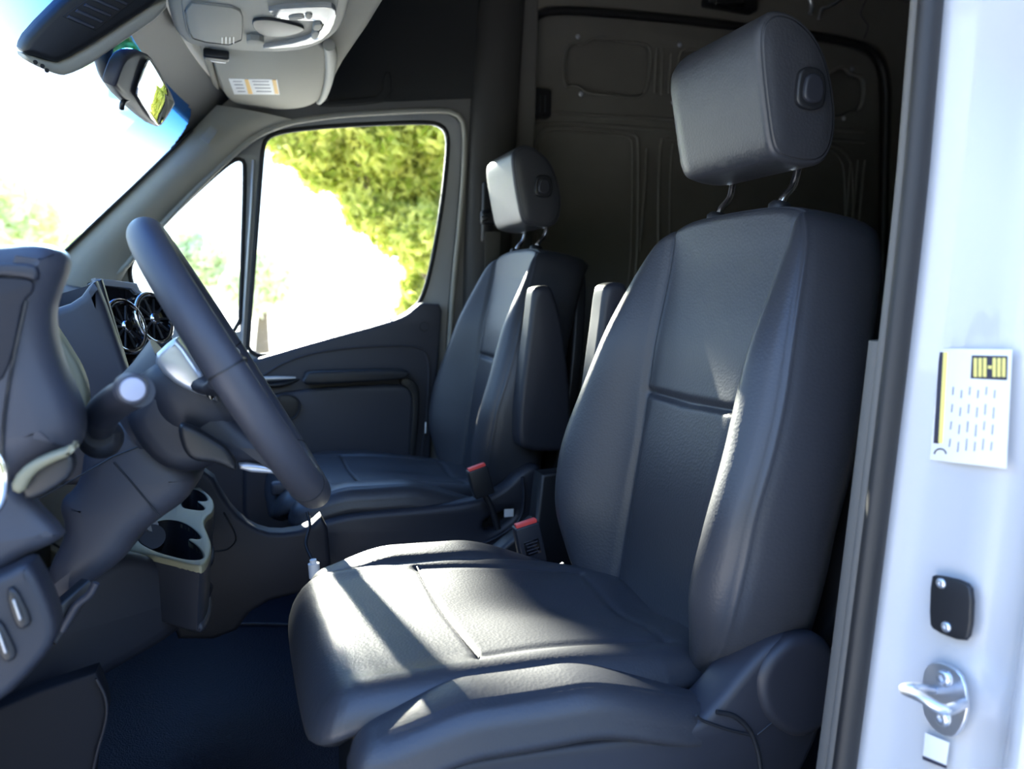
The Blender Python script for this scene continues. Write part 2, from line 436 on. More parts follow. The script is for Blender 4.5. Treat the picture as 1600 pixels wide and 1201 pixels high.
# ------------------------------------------------------------------ cargo side: the sliding door
YS = 2.40
slab('wall_right_cargo', (.84, 2.47, -.1), (4.3, 2.50, 1.99), 'paint_in')
sd_ = empty('sliding_door', (1.8, 2.44, .1), 'grey painted inner side of the sliding cargo door with pressed ribs', 'door')
sl = lambda L: [at(a, b, y=YS) for a, b in L]
open1 = [(884, 78), (890, 70), (902, 66), (912, 70), (920, 62), (940, 59), (985, 66), (1002, 68), (1015, 72), (1018, 92), (1012, 138), (1004, 150), (990, 154), (960, 150), (915, 146), (905, 135), (893, 133), (884, 138), (880, 120), (880, 95)]
open2 = [(1060, 84), (1072, 76), (1150, 82), (1235, 96), (1245, 110), (1240, 160), (1225, 172), (1130, 168), (1062, 160), (1056, 145)]
open3 = [(1290, 118), (1305, 107), (1322, 104), (1330, 116), (1345, 118), (1352, 128), (1350, 160), (1342, 176), (1325, 174), (1312, 184), (1290, 182), (1284, 150)]
low1 = [(842, 204), (862, 197), (990, 206), (1000, 216), (992, 540), (845, 560), (832, 540), (836, 230)]
low2 = [(1028, 222), (1042, 214), (1290, 222), (1322, 236), (1336, 270), (1330, 620), (1030, 600)]
doorout = [(824, 60), (835, 30), (865, 20), (1000, 30), (1200, 52), (1330, 72), (1360, 86), (1374, 112), (1376, 180), (1366, 700), (822, 700)]
prism('inner_frame', chaikin(sl(doorout), 2), (0, 1, 0), .022, 'paint_in', sd_, holes=[chaikin(sl(o), 2) for o in (open1, open2, open3)], bevel=.006)
prism('outer_skin', sl([(830, 30), (1370, 60), (1366, 800), (822, 800)]), (0, 1, 0), .03, 'paint_in', sd_).location.y += .035
for o in (open1, open2, open3): tube('opening_edge', [p+np.array([0, -.002, 0]) for p in resample(chaikin(sl(o), 2), 90)], .0045, 'paint_in', sd_, n=8, closed=True)
for nm, L in (('pressed_panel', low1), ('pressed_panel', low2)):
    q = resample(chaikin(sl(L), 3), 90)
    tube('panel_bead', [p+np.array([0, -.001, 0]) for p in q], .006, 'paint_in', sd_, n=8, closed=True)
    q2 = sl([(sum(a for a, b in L)/len(L), sum(b for a, b in L)/len(L))])[0]
    tube('panel_bead', [q2+(p-q2)*np.array([.9, 1, .955])+np.array([0, -.001, 0]) for p in q], .0035, 'paint_in', sd_, n=8, closed=True)
for L in ([(1011, 232), (1007, 300), (1000, 392)], [(1027, 75), (1023, 145)], [(1036, 76), (1033, 148)], [(1049, 84), (1045, 146)],
          [(1330, 252), (1326, 300), (1322, 340)], [(1341, 250), (1337, 300), (1332, 345)], [(1352, 250), (1347, 300), (1342, 350)]):
    tube('rib', [at(a, b, y=YS-.003) for a, b in L], [.003, .006, .006, .003], 'paint_in', sd_, n=10, sm=6)
tube('cross_crease', [at(a, b, y=YS) for a, b in [(835, 172), (920, 180), (1060, 188), (1200, 196), (1350, 205)]], .012, 'paint_in', sd_, n=10, sm=6, squash=.6)
tube('cross_crease', [at(a, b, y=YS) for a, b in [(835, 192), (920, 194), (1060, 204), (1200, 212), (1350, 222)]], .006, 'paint_in', sd_, n=10, sm=6)
for a, b in ((903, 57), (908, 147), (1062, 70), (1052, 160), (1318, 185), (1331, 108)):
    screw('screw', at(a, b, y=YS-.002), (0, -1, 0), .008, 'steel', sd_)
tube('weather_strip', resample(chaikin([at(a, b, y=YS-.01) for a, b in [(816, 700), (820, 60), (833, 26), (862, 14), (1000, 24), (1200, 46), (1335, 66), (1368, 82), (1384, 112), (1386, 180), (1372, 700)]], 2, closed=False), 120, False), .013, 'rubber', sd_, n=10)
lt = box('latch_block', at(840, 162, y=2.375), (.075, .05, .085), 'plastic_black', sd_, bevel=.008)
for k in range(4): box('latch_slot', at(828+k*8, 162, y=2.347), (.004, .004, .05), 'plastic_mid', lt, bevel=.001)
box('lower_rail', at(910, 560, y=2.38), (.5, .03, .05), 'paint_in', sd_, bevel=.008)
lathe('rubber_buffer', at(884, 577, y=2.36), (0, -1, 0), [(.016, 0), (.016, .008), (.011, .012), (.004, .012)], 'rubber', sd_)
box('lower_stamping', at(912, 583, y=2.39), (.5, .03, .09), 'paint_in', sd_, bevel=.006)
# body ring around the sliding door, roof bows, bits on the roof edge
structure(prism('wall_right_ring', [np.array([.80, 2.41, -.1]), np.array([4.2, 2.41, -.1]), np.array([4.2, 2.41, 1.98]), np.array([.80, 2.41, 1.98])], (0, 1, 0), .05, 'paint_in',
      holes=[chaikin([at(a, b, y=2.41) for a, b in [(812, 900), (816, 60), (832, 18), (862, 8), (1000, 18), (1200, 40), (1340, 58), (1378, 76), (1394, 112), (1394, 180), (1380, 900)]], 2)], bevel=.008))
for i, x in enumerate((1.1, 1.75, 2.5, 3.3)):
    structure(box('trim_%d' % (20+i), (x, 1.52, 1.925), (.07, 1.9, .05), 'paint_in', bevel=.012))
lp = empty('cargo_lamp', tuple(at(1140, 5, y=2.36)), 'black cargo lamp high above the sliding door', 'lamp')
box('housing', at(1140, 3, y=2.37), (.19, .05, .05), 'plastic_black', lp, bevel=.008)
box('lens', at(1140, 5, y=2.345), (.11, .012, .03), 'gloss_black', lp, bevel=.005)
structure(tube('trim_30', [at(a, b, y=2.33) for a, b in [(825, -100), (820, 0), (808, 130), (806, 160)]], .006, 'paint_in', n=8, sm=6))
wb = empty('wiring_bracket', tuple(at(1285, 8, y=2.38)), 'small light metal wiring bracket hanging at the dark roof edge', 'bracket')
tube('bracket_arm', [at(a, b, y=2.37) for a, b in [(1262, -10), (1268, 8), (1266, 22)]], .007, 'steel', wb, sm=5)
tube('bracket_arm', [at(a, b, y=2.37) for a, b in [(1330, -12), (1296, 10), (1284, 14), (1279, 30)]], .005, 'steel', wb, sm=5)
tube('wire', [at(a, b, y=2.36) for a, b in [(1360, -10), (1345, 20), (1356, 40), (1350, 60)]], .002, 'plastic_mid', wb, sm=6)

# ------------------------------------------------------------------ near side: B pillar with white paint, seal and inner trim
def lean(z):        # how far the door opening's rear edge runs forward towards the sill
    return -.048*max(0, (.95-z)/.75)**1.25+.012*max(0, z-.95)
def sweep(name, cs, mt, zs=None, closed=True, parent=None, sm=50, f=lean):
    zs = np.linspace(-.15, 1.75, 60) if zs is None else zs
    n = len(cs); V = []; F = []
    for z in zs: V += [(c[0]+f(z), c[1], z) for c in cs]
    for i in range(len(zs)-1):
        for k in range(n if closed else n-1): F.append((i*n+k, i*n+(k+1) % n, (i+1)*n+(k+1) % n, (i+1)*n+k))
    if closed: F += [tuple(range(n))[::-1], tuple((len(zs)-1)*n+k for k in range(n))]
    return mk(name, V, F, mt, parent, sm)
C2 = lambda L, k=2: chaikin([np.array(c) for c in L], k)
near_b = sweep('wall_left_pillar', C2([(.62, .603), (.624, .594), (.630, .580), (.636, .565), (.640, .54), (.640, .515), (.650, .49), (.648, .468), (.625, .452), (.622, .436), (.64, .425), (.9, .42), (.9, .60)]), 'paint'); structure(near_b)
structure(sweep('trim_4', C2([(.607, .612), (.598, .606), (.594, .597), (.602, .589), (.617, .590), (.622, .605)]), 'rubber'))
structure(sweep('trim_5', C2([(.617, .628), (.606, .624), (.606, .614), (.62, .612), (.64, .618), (.64, .63)]), 'pillar_trim'))
structure(sweep('trim_6', C2([(.626, .640), (.628, .63), (.64, .622), (.68, .61), (.74, .61), (.74, .70), (.73, .70), (.69, .675), (.65, .66)], 1), 'grey_trim'))
structure(sweep('trim_7', C2([(.622, .655), (.622, .640), (.63, .632), (.66, .632), (.70, .70), (.68, .70)], 1), 'pillar_trim', zs=np.linspace(-.1, .775, 30)))

def pillar_n(px, py, x=.64): # point on the painted pillar face
    p = at(px, py, x=x)
    for _ in range(6): p = at(px, py, x=x+lean(p[2]))
    return p
# certification label
lb = empty('certification_label', tuple(pillar_n(1516, 636, .636)), 'white sticker with yellow and black fields on the white door pillar', 'label')
def on_pillar(name, q, mt, par, off=0.0, thick=.0006, bevel=.0002, k=0, x=.634):
    pts = [pillar_n(a, b, x-off) for a, b in q]
    if k: pts = chaikin(pts, k)
    n = np.cross(np.array(pts[1])-pts[0], np.array(pts[2])-pts[0]); n = _n(n); n = n if n[0] < 0 else -n
    return prism(name, pts, n, thick, mt, par, bevel=bevel)
on_pillar('sticker', [(1467, 544), (1582, 546), (1573, 732), (1453, 718)], 'white_label', lb)
on_pillar('black_field', [(1519, 555), (1575, 556), (1574, 594), (1517, 591)], 'label_black', lb, .0006)
for i in range(7):
    if i == 3: continue
    x0 = 1522+i*7.4
    on_pillar('printed_digit', [(x0, 559), (x0+5, 559), (x0+4.6, 589), (x0-.4, 588.5)], 'label_yellow', lb, .0012)
on_pillar('printed_dash', [(1544, 571), (1550, 571), (1550, 576), (1544, 576)], 'label_yellow', lb, .0012)
on_pillar('black_field', [(1468, 550), (1475, 550), (1467, 693), (1459, 692)], 'label_black', lb, .0006)
on_pillar('yellow_field', [(1474, 550), (1481, 550), (1473, 693), (1466, 692)], 'label_yellow', lb, .0006)
for r in range(6):
    x0 = 1489+r*13
    for s in range(4):
        y0 = 604+s*27+(r % 2)*5
        on_pillar('printed_line', [(x0-s*1.6, y0), (x0+2-s*1.6, y0), (x0+1-s*1.8, y0+13+(s*r) % 7), (x0-1-s*1.8, y0+13+(s*r) % 7)], 'label_ink', lb, .0007)
tube('round_emblem', [pillar_n(1469+9*math.cos(t), 709+8*math.sin(t), .6325) for t in np.linspace(math.pi, 2*math.pi, 12)], .0006, 'label_black', lb, n=6)

pc = empty('pillar_cover_plate', tuple(pillar_n(1490, 950, .636)), 'black rounded cover plate with two screws on the white pillar', 'plate')
on_pillar('cover', [(1461, 900), (1470, 897), (1514, 907), (1526, 922), (1523, 990), (1512, 1003), (1466, 985), (1458, 972)], 'plastic_black', pc, .0, .006, .002, k=1)
for a, b in ((1471, 911), (1479, 979)): screw('screw', pillar_n(a, b, .628), (-1, -.1, 0), .0048, 'steel', pc)
st = empty('door_striker', tuple(pillar_n(1478, 1090, .636)), 'zinc plated door striker loop bolted low on the white pillar', 'striker')
on_pillar('base_plate', [(1446, 1050), (1458, 1034), (1478, 1034), (1504, 1048), (1516, 1080), (1516, 1118), (1502, 1146), (1488, 1152), (1462, 1140), (1444, 1108)], 'steel', st, 0, .004, .0012, k=1)
for a, b in ((1476, 1059), (1473, 1121)): screw('bolt', pillar_n(a, b, .630), (-1, -.1, 0), .0075, 'steel', st)
def off(p, dx): q = np.array(p); q[0] -= dx; return q
tube('striker_loop', [pillar_n(1458, 1078, .632), on(1430, 1074, (.585+lean(.3), 0, 0), (1, 0, 0)), on(1413, 1077, (.570+lean(.3), 0, 0), (1, 0, 0)), on(1440, 1090, (.570+lean(.3), 0, 0), (1, 0, 0)), on(1472, 1108, (.578+lean(.3), 0, 0), (1, 0, 0)), on(1490, 1106, (.60+lean(.3), 0, 0), (1, 0, 0)), pillar_n(1506, 1098, .632)], .0042, 'steel', st, sm=8)
bs = empty('blank_sticker', tuple(pillar_n(1464, 1172, .636)), 'small white sticker with dark lower edge under the door striker', 'label')
on_pillar('sticker', [(1446, 1144), (1484, 1160), (1478, 1201), (1442, 1186)], 'white_label', bs)
on_pillar('dark_edge', [(1442, 1180), (1480, 1196), (1479, 1201), (1442, 1186)], 'label_black', bs, .0006)

# ------------------------------------------------------------------ headliner, windshield, A pillar
ZH = 1.33
hl = prism('ceiling', chaikin([np.array(p) for p in [(-.09, .62, ZH), (.28, .62, ZH), (.26, 1.5, ZH), (.23, 2.0, ZH), (.24, 2.28, ZH), (-.085, 2.28, ZH), (-.105, 2.2, ZH), (-.14, 1.9, ZH), (-.165, 1.6, ZH), (-.165, 1.2, ZH), (-.13, .85, ZH)]], 1), (0, 0, 1), .06, 'headliner', bevel=.02); structure(hl)
structure(box('trim_10', (.22, 1.45, 1.66), (.05, 1.7, .6), 'cloth_dark', bevel=.01))
# windshield: from the cowl up to the header
def wsx(z, y): return -.417+(z-.88)*.919-.11*(1-((y-1.45)/.82)**2)
def ws_grid(name, mt, off, th, keep, nz=70, ny=110, z0=.78, z1=1.325, y0=.62, y1=2.275):
    V = []; F = []; idx = {}
    def v(i, j, l):
        if (i, j, l) not in idx:
            z = z0+(z1-z0)*i/nz; y = y0+(y1-y0)*j/ny; idx[(i, j, l)] = len(V); V.append((wsx(z, y)+off-l*th, y, z))
        return idx[(i, j, l)]
    for i in range(nz):
        for j in range(ny):
            if keep(z0+(z1-z0)*(i+.5)/nz, y0+(y1-y0)*(j+.5)/ny):
                for l in (0, 1): F.append((v(i, j, l), v(i+1, j, l), v(i+1, j+1, l), v(i, j+1, l)))
    return structure(mk(name, V, F, mt, None, 180))
ws_grid('window_1', 'windshield', 0, .005, lambda z, y: True)
# black printed band round the windshield's edge, its inner corners rounded
def in_border(z, y):
    a = max(abs(y-1.45)-(.80-.12), 0); b = max(z-(1.262-.12), 0)
    return math.hypot(a, b) > .12 or z < .80
ws_grid('window_1_border', 'rubber', .002, .001, in_border, nz=160, ny=300)
# A pillar: broad cloth moulding from the dash up to the roof corner
def a_pillar():
    rows = []
    for (a, b), (c, d) in zip([(20, 478), (86, 410), (150, 348), (215, 287), (262, 242), (300, 205), (313, 186), (306, 160)],
                              [(130, 560), (195, 424), (232, 373), (292, 309), (345, 262), (400, 214), (430, 200), (470, 190)]):
        p = at(a, b, y=2.255); r_ = at(c, d, y=2.298); mids = []
        for t in np.linspace(0, 1, 12):
            q = p*(1-t)+r_*t; q[1] -= .025*math.sin(math.pi*t); mids.append(q)
        rows.append([np.array([p[0]-.01, 2.31, p[2]+.01])]+mids+[np.array([r_[0], 2.33, r_[2]])])
    R = np.array(rows); R = np.array([catmull(list(R[:, k]), 5) for k in range(R.shape[1])]).transpose(1, 0, 2)
    n = R.shape[1]; V = R.reshape(-1, 3); F = []
    for i in range(R.shape[0]-1):
        for k in range(n-1): F.append((i*n+k, i*n+k+1, (i+1)*n+k+1, (i+1)*n+k))
    return structure(mk('trim_1', V, F, 'headliner', None, 180))
a_pillar()
prism('airbag_tag', [at(a, b, y=2.235) for a, b in [(312, 216), (328, 196), (342, 204), (326, 226)]], (0, -1, 0), .003, 'grey_trim', structure(empty('trim_12', (0, 2.23, 1.2), kind='structure')) , bevel=.001)
tube('trim_13', [at(a, b, y=2.245) for a, b in [(20, 478), (86, 408), (150, 346), (215, 285), (262, 240), (300, 203)]], .0035, 'rubber', None, sm=5)['kind'] = 'structure'

# ================================================================== passenger door
pd = empty('passenger_door', (.3, 2.33, .1), 'passenger door with charcoal lining, side window and padded armrest', 'door')
YD = 2.335
win = [(411, 226), (420, 212), (450, 204), (520, 197), (600, 193), (672, 191), (692, 197), (700, 212), (699, 245), (690, 325), (676, 405), (662, 462), (646, 484), (610, 504), (500, 533), (386, 566), (390, 500), (400, 370), (406, 290)]
qwin = [(383, 262), (380, 250), (368, 248), (345, 265), (300, 306), (246, 358), (210, 398), (201, 425), (212, 460), (373, 548), (378, 420)]
dl = lambda L, y=YD, k=1: chaikin([at(a, b, y=y) for a, b in L], k)
prism('window_frame', dl([(-60, 900), (96, 470), (181, 430), (229, 369), (347, 247), (418, 192), (520, 176), (695, 167), (721, 175), (730, 200), (727, 300), (709, 470), (702, 900)]), (0, 1, 0), .035, 'door_metal', pd, holes=[dl(win), dl(qwin)], bevel=.006)
prism('side_window', dl(win, 2.352), (0, 1, 0), .004, 'glass', pd, bevel=.0005)
prism('quarter_window', dl(qwin, 2.352), (0, 1, 0), .004, 'glass', pd, bevel=.0005)
tube('window_seal', [p+np.array([0, -.002, 0]) for p in resample(dl(win, YD, 2), 140)], .0065, 'rubber', pd, n=10, closed=True)
tube('window_seal', [p+np.array([0, -.002, 0]) for p in resample(dl(qwin, YD, 2), 120)], .006, 'rubber', pd, n=10, closed=True)
tube('divider_strip', [at(a, b, y=2.33) for a, b in [(396, 250), (392, 330), (386, 420), (378, 545)]], .005, 'silver', pd, n=10, sm=4)
# inner lining: base board, recessed middle, pocket, armrest
YL = 2.285
lin = [(180, 590), (300, 588), (395, 563), (500, 532), (610, 503), (636, 492), (650, 480), (660, 472), (672, 474), (692, 475), (690, 520), (683, 600), (672, 720), (660, 900), (180, 900)]
prism('door_lining', dl(lin, YL, 1), (0, 1, 0), .05, 'plastic_mid', pd, bevel=.010)
rec = [(250, 640), (410, 590), (430, 572), (480, 552), (560, 541), (640, 539), (662, 545), (671, 565), (668, 640), (655, 740), (640, 900), (250, 900)]
rc = dl(rec, YL-.001, 2)
tube('lining_edge', resample(rc, 120), .005, 'plastic_mid', pd, n=10, closed=True, squash=.6)
pk = [(380, 625), (470, 608), (560, 602), (628, 600), (643, 606), (648, 625), (643, 700), (630, 900), (380, 900)]
prism('map_pocket', dl(pk, 2.265, 2), (0, 1, 0), .03, 'plastic_mid', pd, bevel=.012)
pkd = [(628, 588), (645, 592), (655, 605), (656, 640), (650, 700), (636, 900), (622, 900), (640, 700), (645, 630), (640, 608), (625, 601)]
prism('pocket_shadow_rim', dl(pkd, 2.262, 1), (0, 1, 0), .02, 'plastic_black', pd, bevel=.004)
arm = [(474, 592), (478, 583), (486, 580), (560, 578), (625, 577), (640, 580), (641, 586), (632, 593), (560, 598), (482, 602), (475, 599)]
ar = prism('armrest', dl(arm, 2.232, 1), (0, 1, 0), .06, 'leather_dark', pd, bevel=.008)
tube('stitching', [at(a, b, y=2.2345) for a, b in [(477, 590), (481, 596), (560, 592), (610, 591), (628, 588), (638, 582)]], .0012, 'stitch', ar, n=6, sm=6)
tube('handle_recess', [at(a, b, y=2.27) for a, b in [(400, 602), (440, 600), (468, 592)]], [.012, .014, .004], 'plastic_black', pd, sm=6, squash=.6)
tube('door_pull', [at(a, b, y=2.262) for a, b in [(395, 592), (430, 591), (462, 590)]], [.006, .006, .003], 'silver', pd, sm=6)
pb = at(663, 510, y=2.284); tube('plug_cover', [pb+np.array([.013*math.cos(t), 0, .013*math.sin(t)]) for t in np.linspace(0, 2*math.pi, 25)[:-1]], .0012, 'plastic_black', pd, n=6, closed=True)
tube('lock_pin', [at(610, 508, y=2.31), at(610, 497, y=2.31)], [.004, .003], 'silver', pd)
sg = [(430, 618), (452, 616), (465, 622), (470, 634), (465, 648), (455, 656), (440, 650)]
prism('speaker_grille', dl(sg, 2.258, 2), (0, 1, 0), .02, 'plastic_black', pd, bevel=.004)
tube('speaker_ring', resample(dl(sg, 2.257, 2), 50), .0022, 'plastic', pd, n=8, closed=True)

# ================================================================== seats
D = .93
YC = 1.0
def build_seat():
    root = empty('driver_seat', (.35, YC, .05), 'large black leather driver seat in the foreground', 'seat')
    # --- cushion, one sculpted surface with its seams
    ou = chaikin([np.array(p) for p in [(.068, -.12), (.075, -.195), (.12, -.215), (.3, -.215), (.6, -.20), (.62, 0), (.6, .20), (.3, .215), (.12, .215), (.075, .195), (.068, .12)]], 2)
    def Hc(a, b):
        h = .008*np.sin(np.clip((a-.06)/.5, 0, 1)*math.pi)
        h = h-.016*sstep(.30, .6, a)
        h = h+.006*sstep(.14, .2, np.abs(b))-.024*(1-sstep(.05, .16, a))**2
        h = h-.014*np.exp(-(b/.07)**2)*sstep(.2, .45, a)
        return h
    gr = [([(.262, -.165), (.258, 0), (.262, .165)], .0022, .004), ([(.262, -.16), (.52, -.135)], .003, .008), ([(.262, .16), (.52, .135)], .003, .008),
          ([(.52, -.135), (.52, .135)], .0025, .008)]
    pillow('seat_cushion', ou, ((0, YC, .392), (1, 0, 0), (0, 1, 0), (0, 0, 1)), Hc, .042, [(-.004, .003), (-.012, .008), (-.024, .012)], 'leather', root, rings=130, nth=560, grooves=gr)
    seam_ = [(.262, -.165), (.259, -.08), (.258, 0), (.259, .08), (.262, .165)]
    tube('seam', [(x, YC+y, .392+float(Hc(np.array([x]), np.array([y]))[0])-.0012) for x, y in seam_], .0014, 'rubber', root, n=8, sm=8)
    # --- side bolsters of the cushion
    for s in (-1, 1):
        ob = chaikin([np.array((x, YC+s*v)) for x, v in [(.106, .235), (.112, .266), (.16, .275), (.3, .277), (.45, .270), (.53, .256), (.55, .22), (.52, .185), (.4, .172), (.25, .172), (.15, .178), (.112, .20)]], 2)
        def Hb(a, b):
            t = (np.abs(b-YC)-.225)/.05
            return .034*sstep(.09, .24, a)-.008*t*t-.055*sstep(.34, .56, a)
        bb = pillow('seat_bolster', ob, ((0, 0, .366 if s < 0 else .380), (1, 0, 0), (0, 1, 0), (0, 0, 1)), Hb, .026, [(.003, .007), (.003, .015), (-.004, .022), (-.03, .027)], 'leather', root, rings=30, nth=220,
                    grooves=[([(.14, YC+s*.252), (.25, YC+s*.255), (.4, YC+s*.25), (.52, YC+s*.235)], .0022, .0022)])
    # --- backrest
    up = _n((.085, 0, .58)); nf = _n((-up[2], 0, up[0]))
    W = [(-.03, .13), (-.02, .17), (.03, .220), (.09, .250), (.15, .262), (.22, .264), (.3, .258), (.4, .240), (.48, .218), (.54, .198), (.58, .174), (.602, .13)]
    ol = chaikin([np.array((w_, h)) for h, w_ in W]+[np.array((0, .606))]+[np.array((-w_, h)) for h, w_ in W[::-1]]+[np.array((0, -.034))], 2)
    def Hk(a, b):
        s = np.abs(a)
        si = cint(b, [-.03, .25, .45, .6], [.116, .124, .135, .15])
        bol = cint(b, [-.03, .04, .10, .18, .3, .42, .52, .6], [.03, .06, .083, .088, .072, .052, .03, .008])
        pk_ = cint(b, [-.03, .1, .2, .4, .6], [.17, .208, .222, .198, .175])
        h = bol*sstep(si-.012, pk_, s)
        h = h-7.0*np.maximum(0, s-pk_)**2*cint(b, [-.03, .3, .5, .6], [1.6, 1.6, 1.2, .4])
        h = h+.010*np.exp(-((b-.2)/.12)**2)*(1-sstep(si-.03, si, s))        # lumbar fullness
        h = h-.012*sstep(.38, .55, b)*sstep(.02, -.0, b-.62)
        h = h+.008*np.exp(-((b-.32)/.02)**2)*0
        return h
    gk = [([(-.122, .325), (0, .322), (.122, .325)], .007, .006), ([(-.118, 0), (-.124, .25), (-.137, .45), (-.152, .6)], .006, .005), ([(.118, 0), (.124, .25), (.137, .45), (.152, .6)], .006, .005)]
    wv = lambda P, n: .25+.75*np.abs(n[:, 0])
    pillow('backrest', ol, ((.578, YC, .350), (0, 1, 0), tuple(up), tuple(nf)), Hk, .014,
           [(.002, .004), (.004, .016), (.007, .035), (.008, .055), (.008, .075), (.005, .095), (-.004, .115), (-.026, .130)], 'leather', root, rings=100, nth=460, grooves=gk, nroll=10, edge_groove=.0025, wavg=wv)
    # plastic back shell behind the upholstery
    P = chaikin([np.array((w_-.024 if w_ > .16 else w_-.008, h-.005)) for h, w_ in W]+[np.array((0, .6))]+[np.array((-w_+(.024 if w_ > .16 else .008), h-.005)) for h, w_ in W[::-1]], 2)
    O = np.array((.578, YC, .350))-nf*.115
    prism('back_shell', [O+np.array((0, 1, 0))*p[0]+up*p[1] for p in P], -nf, .03, 'plastic_black', root, bevel=.008)
    # care tag in the near seam
    # --- headrest
    pr = [(.617, 1.145), (.624, 1.166), (.642, 1.178), (.674, 1.175), (.708, 1.153), (.732, 1.115), (.746, 1.06), (.743, 1.02), (.728, .998), (.70, .992), (.662, .996), (.646, 1.008), (.636, 1.04), (.623, 1.10)]
    pr = catmull(pr, 4, True)
    hd = side_pad('headrest', pr, .872, 1.132, .009, .07, 'leather', root, n=180, bulge=.004, groove=.012)
    # the other side's seam, so that both ends match when mirrored
    for yy in (.925, 1.075):
        tube('headrest_post', [(.703, yy, .93), (.708, yy, .955), (.724, yy, .975), (.730, yy, .998)], .0055, 'chrome', hd, n=14, sm=8)
        lathe('post_collar', (.704, yy, .941), up, [(.014, 0), (.014, .006), (.010, .011), (.006, .011)], 'plastic_black', hd, sx=1.2)
    bu = pillow('release_button', chaikin([np.array(p) for p in [(-.013, -.018), (.013, -.018), (.017, .0), (.010, .018), (-.010, .018), (-.015, 0)]], 2), ((.694, .8555, 1.085), (1, 0, 0), (0, 0, 1), (0, -1, 0)), lambda a, b: 0*a, .003, [(0, .004), (0, .02)], 'plastic', hd, rings=6, nth=60)
    pillow('button_rim', chaikin([np.array(p) for p in [(-.020, -.025), (.020, -.025), (.024, .0), (.018, .027), (-.018, .027), (-.022, 0)]], 2), ((.694, .8605, 1.085), (1, 0, 0), (0, 0, 1), (0, -1, 0)), lambda a, b: 0*a, .003, [(0, .004), (0, .02)], 'plastic_black', hd, rings=6, nth=60)
    # --- inboard armrest, folded up beside the back
    ap_ = catmull([(lambda q: (q[0], q[2]))(at(a, b, y=YC+2*0+.93-.318)) for a, b in [(812, 690), (812, 640), (820, 570), (829, 500), (834, 458), (840, 448), (856, 446), (866, 456), (880, 510), (890, 590), (893, 660), (888, 700), (860, 706), (826, 703)]], 5, True)
    am = side_pad('armrest', ap_, YC+.262, YC+.318, .012, .012, 'plastic', root, n=120, ny=10, bulge=.003)
    return root
seat = build_seat()
def copy_tree(o, parent=None):
    c = o.copy(); COL.objects.link(c)
    if parent is not None:
        inv = o.matrix_parent_inverse.copy(); c.parent = parent; c.matrix_parent_inverse = inv
    for ch in [x for x in COL.objects if x.parent == o]: copy_tree(ch, c)
    return c
seat2 = copy_tree(seat)
seat2.name = 'passenger_seat'; seat2.location.y += D; seat2.scale = (1, -1, 1)
seat2['label'] = 'smaller black leather passenger seat beyond, beside the side window'
seat2['category'] = 'seat'
for s_, g in ((seat, 1), (seat2, 1)): s_['group'] = 'front seats'
# the release button belongs on the driver's side of both headrests
def unmirror(o):
    me = o.data.copy(); o.data = me; me.transform(Matrix.Translation((0, 2*YC, 0)) @ Matrix.Diagonal((1, -1, 1, 1))); me.flip_normals()
for ch in seat2.children:
    if ch.name.startswith('headrest'):
        for c2 in ch.children:
            if c2.name.startswith(('release_button', 'button_rim')): unmirror(c2)
        unmirror(ch)
# care tags
box('care_tag', at(1139, 995, y=.792), (.003, .004, .05), 'white_label', seat, bevel=.001)
box('care_tag', at(665, 668, y=2.12), (.003, .004, .03), 'white_label', seat2, bevel=.001)
_c = [c for c in seat2.children if c.name.startswith('care_tag')][0]
_c.data.transform(Matrix.Translation((0, -D, 0))); _c.data.transform(Matrix.Translation((0, -YC, 0))); _c.data.transform(Matrix.Diagonal((1, -1, 1, 1))); _c.data.transform(Matrix.Translation((0, YC, 0)))
_c.matrix_parent_inverse = Matrix.Translation((-.35, -YC, -.05))

# side cover of the driver's seat base, with the round recliner cover
sb = empty('seat_pedestal', (.35, .9, ZF), 'charcoal plastic base cover under the driver seat with round recliner hub', 'pedestal')
YB = .735
cov = [(560, 1330), (640, 1210), (720, 1190), (860, 1168), (1000, 1150), (1088, 1135), (1125, 1100), (1165, 1050), (1205, 1008), (1240, 990), (1275, 988), (1298, 1008), (1306, 1050), (1300, 1100), (1280, 1160), (1240, 1240), (1190, 1330)]
prism('side_cover', chaikin([at(a, b, y=YB) for a, b in cov], 2), (0, 1, 0), .06, 'plastic', sb, bevel=.012)
rcx = at(1240, 1075, y=YB)
oc = [(1182, 1060), (1195, 1030), (1215, 1008), (1240, 992), (1275, 990), (1297, 1010), (1305, 1050), (1298, 1105), (1275, 1140), (1240, 1150), (1205, 1130), (1186, 1100)]
ocw = [at(a, b, y=YB) for a, b in oc]
pillow('recliner_cover', catmull([np.array((p[0], p[2])) for p in ocw], 5, True), ((0, YB, 0), (1, 0, 0), (0, 0, 1), (0, -1, 0)), lambda a, b: .008+0*a, .012, [(0, .01)], 'plastic', sb, rings=14, nth=120)
tube('cover_groove', [at(a, b, y=YB-.0005) for a, b in [(1088, 1117), (1100, 1126), (1140, 1140), (1175, 1148)]], .0018, 'plastic_black', sb, n=8, sm=6)
tube('cover_groove', [at(a, b, y=YB-.0005) for a, b in [(1120, 1112), (1150, 1120), (1175, 1148), (1188, 1201), (1188, 1300)]], .003, 'plastic_black', sb, n=8, sm=6)
tube('cover_groove', [at(a, b, y=YB-.0005) for a, b in [(1183, 1148), (1206, 1129)]], .0012, 'plastic_black', sb, n=8)
box('seat_riser', (.36, 1.0, .15), (.42, .44, .26), 'plastic_black', sb, bevel=.02)
box('seat_frame', (.36, 1.0, .29), (.40, .47, .05), 'plastic_black', sb, bevel=.01)
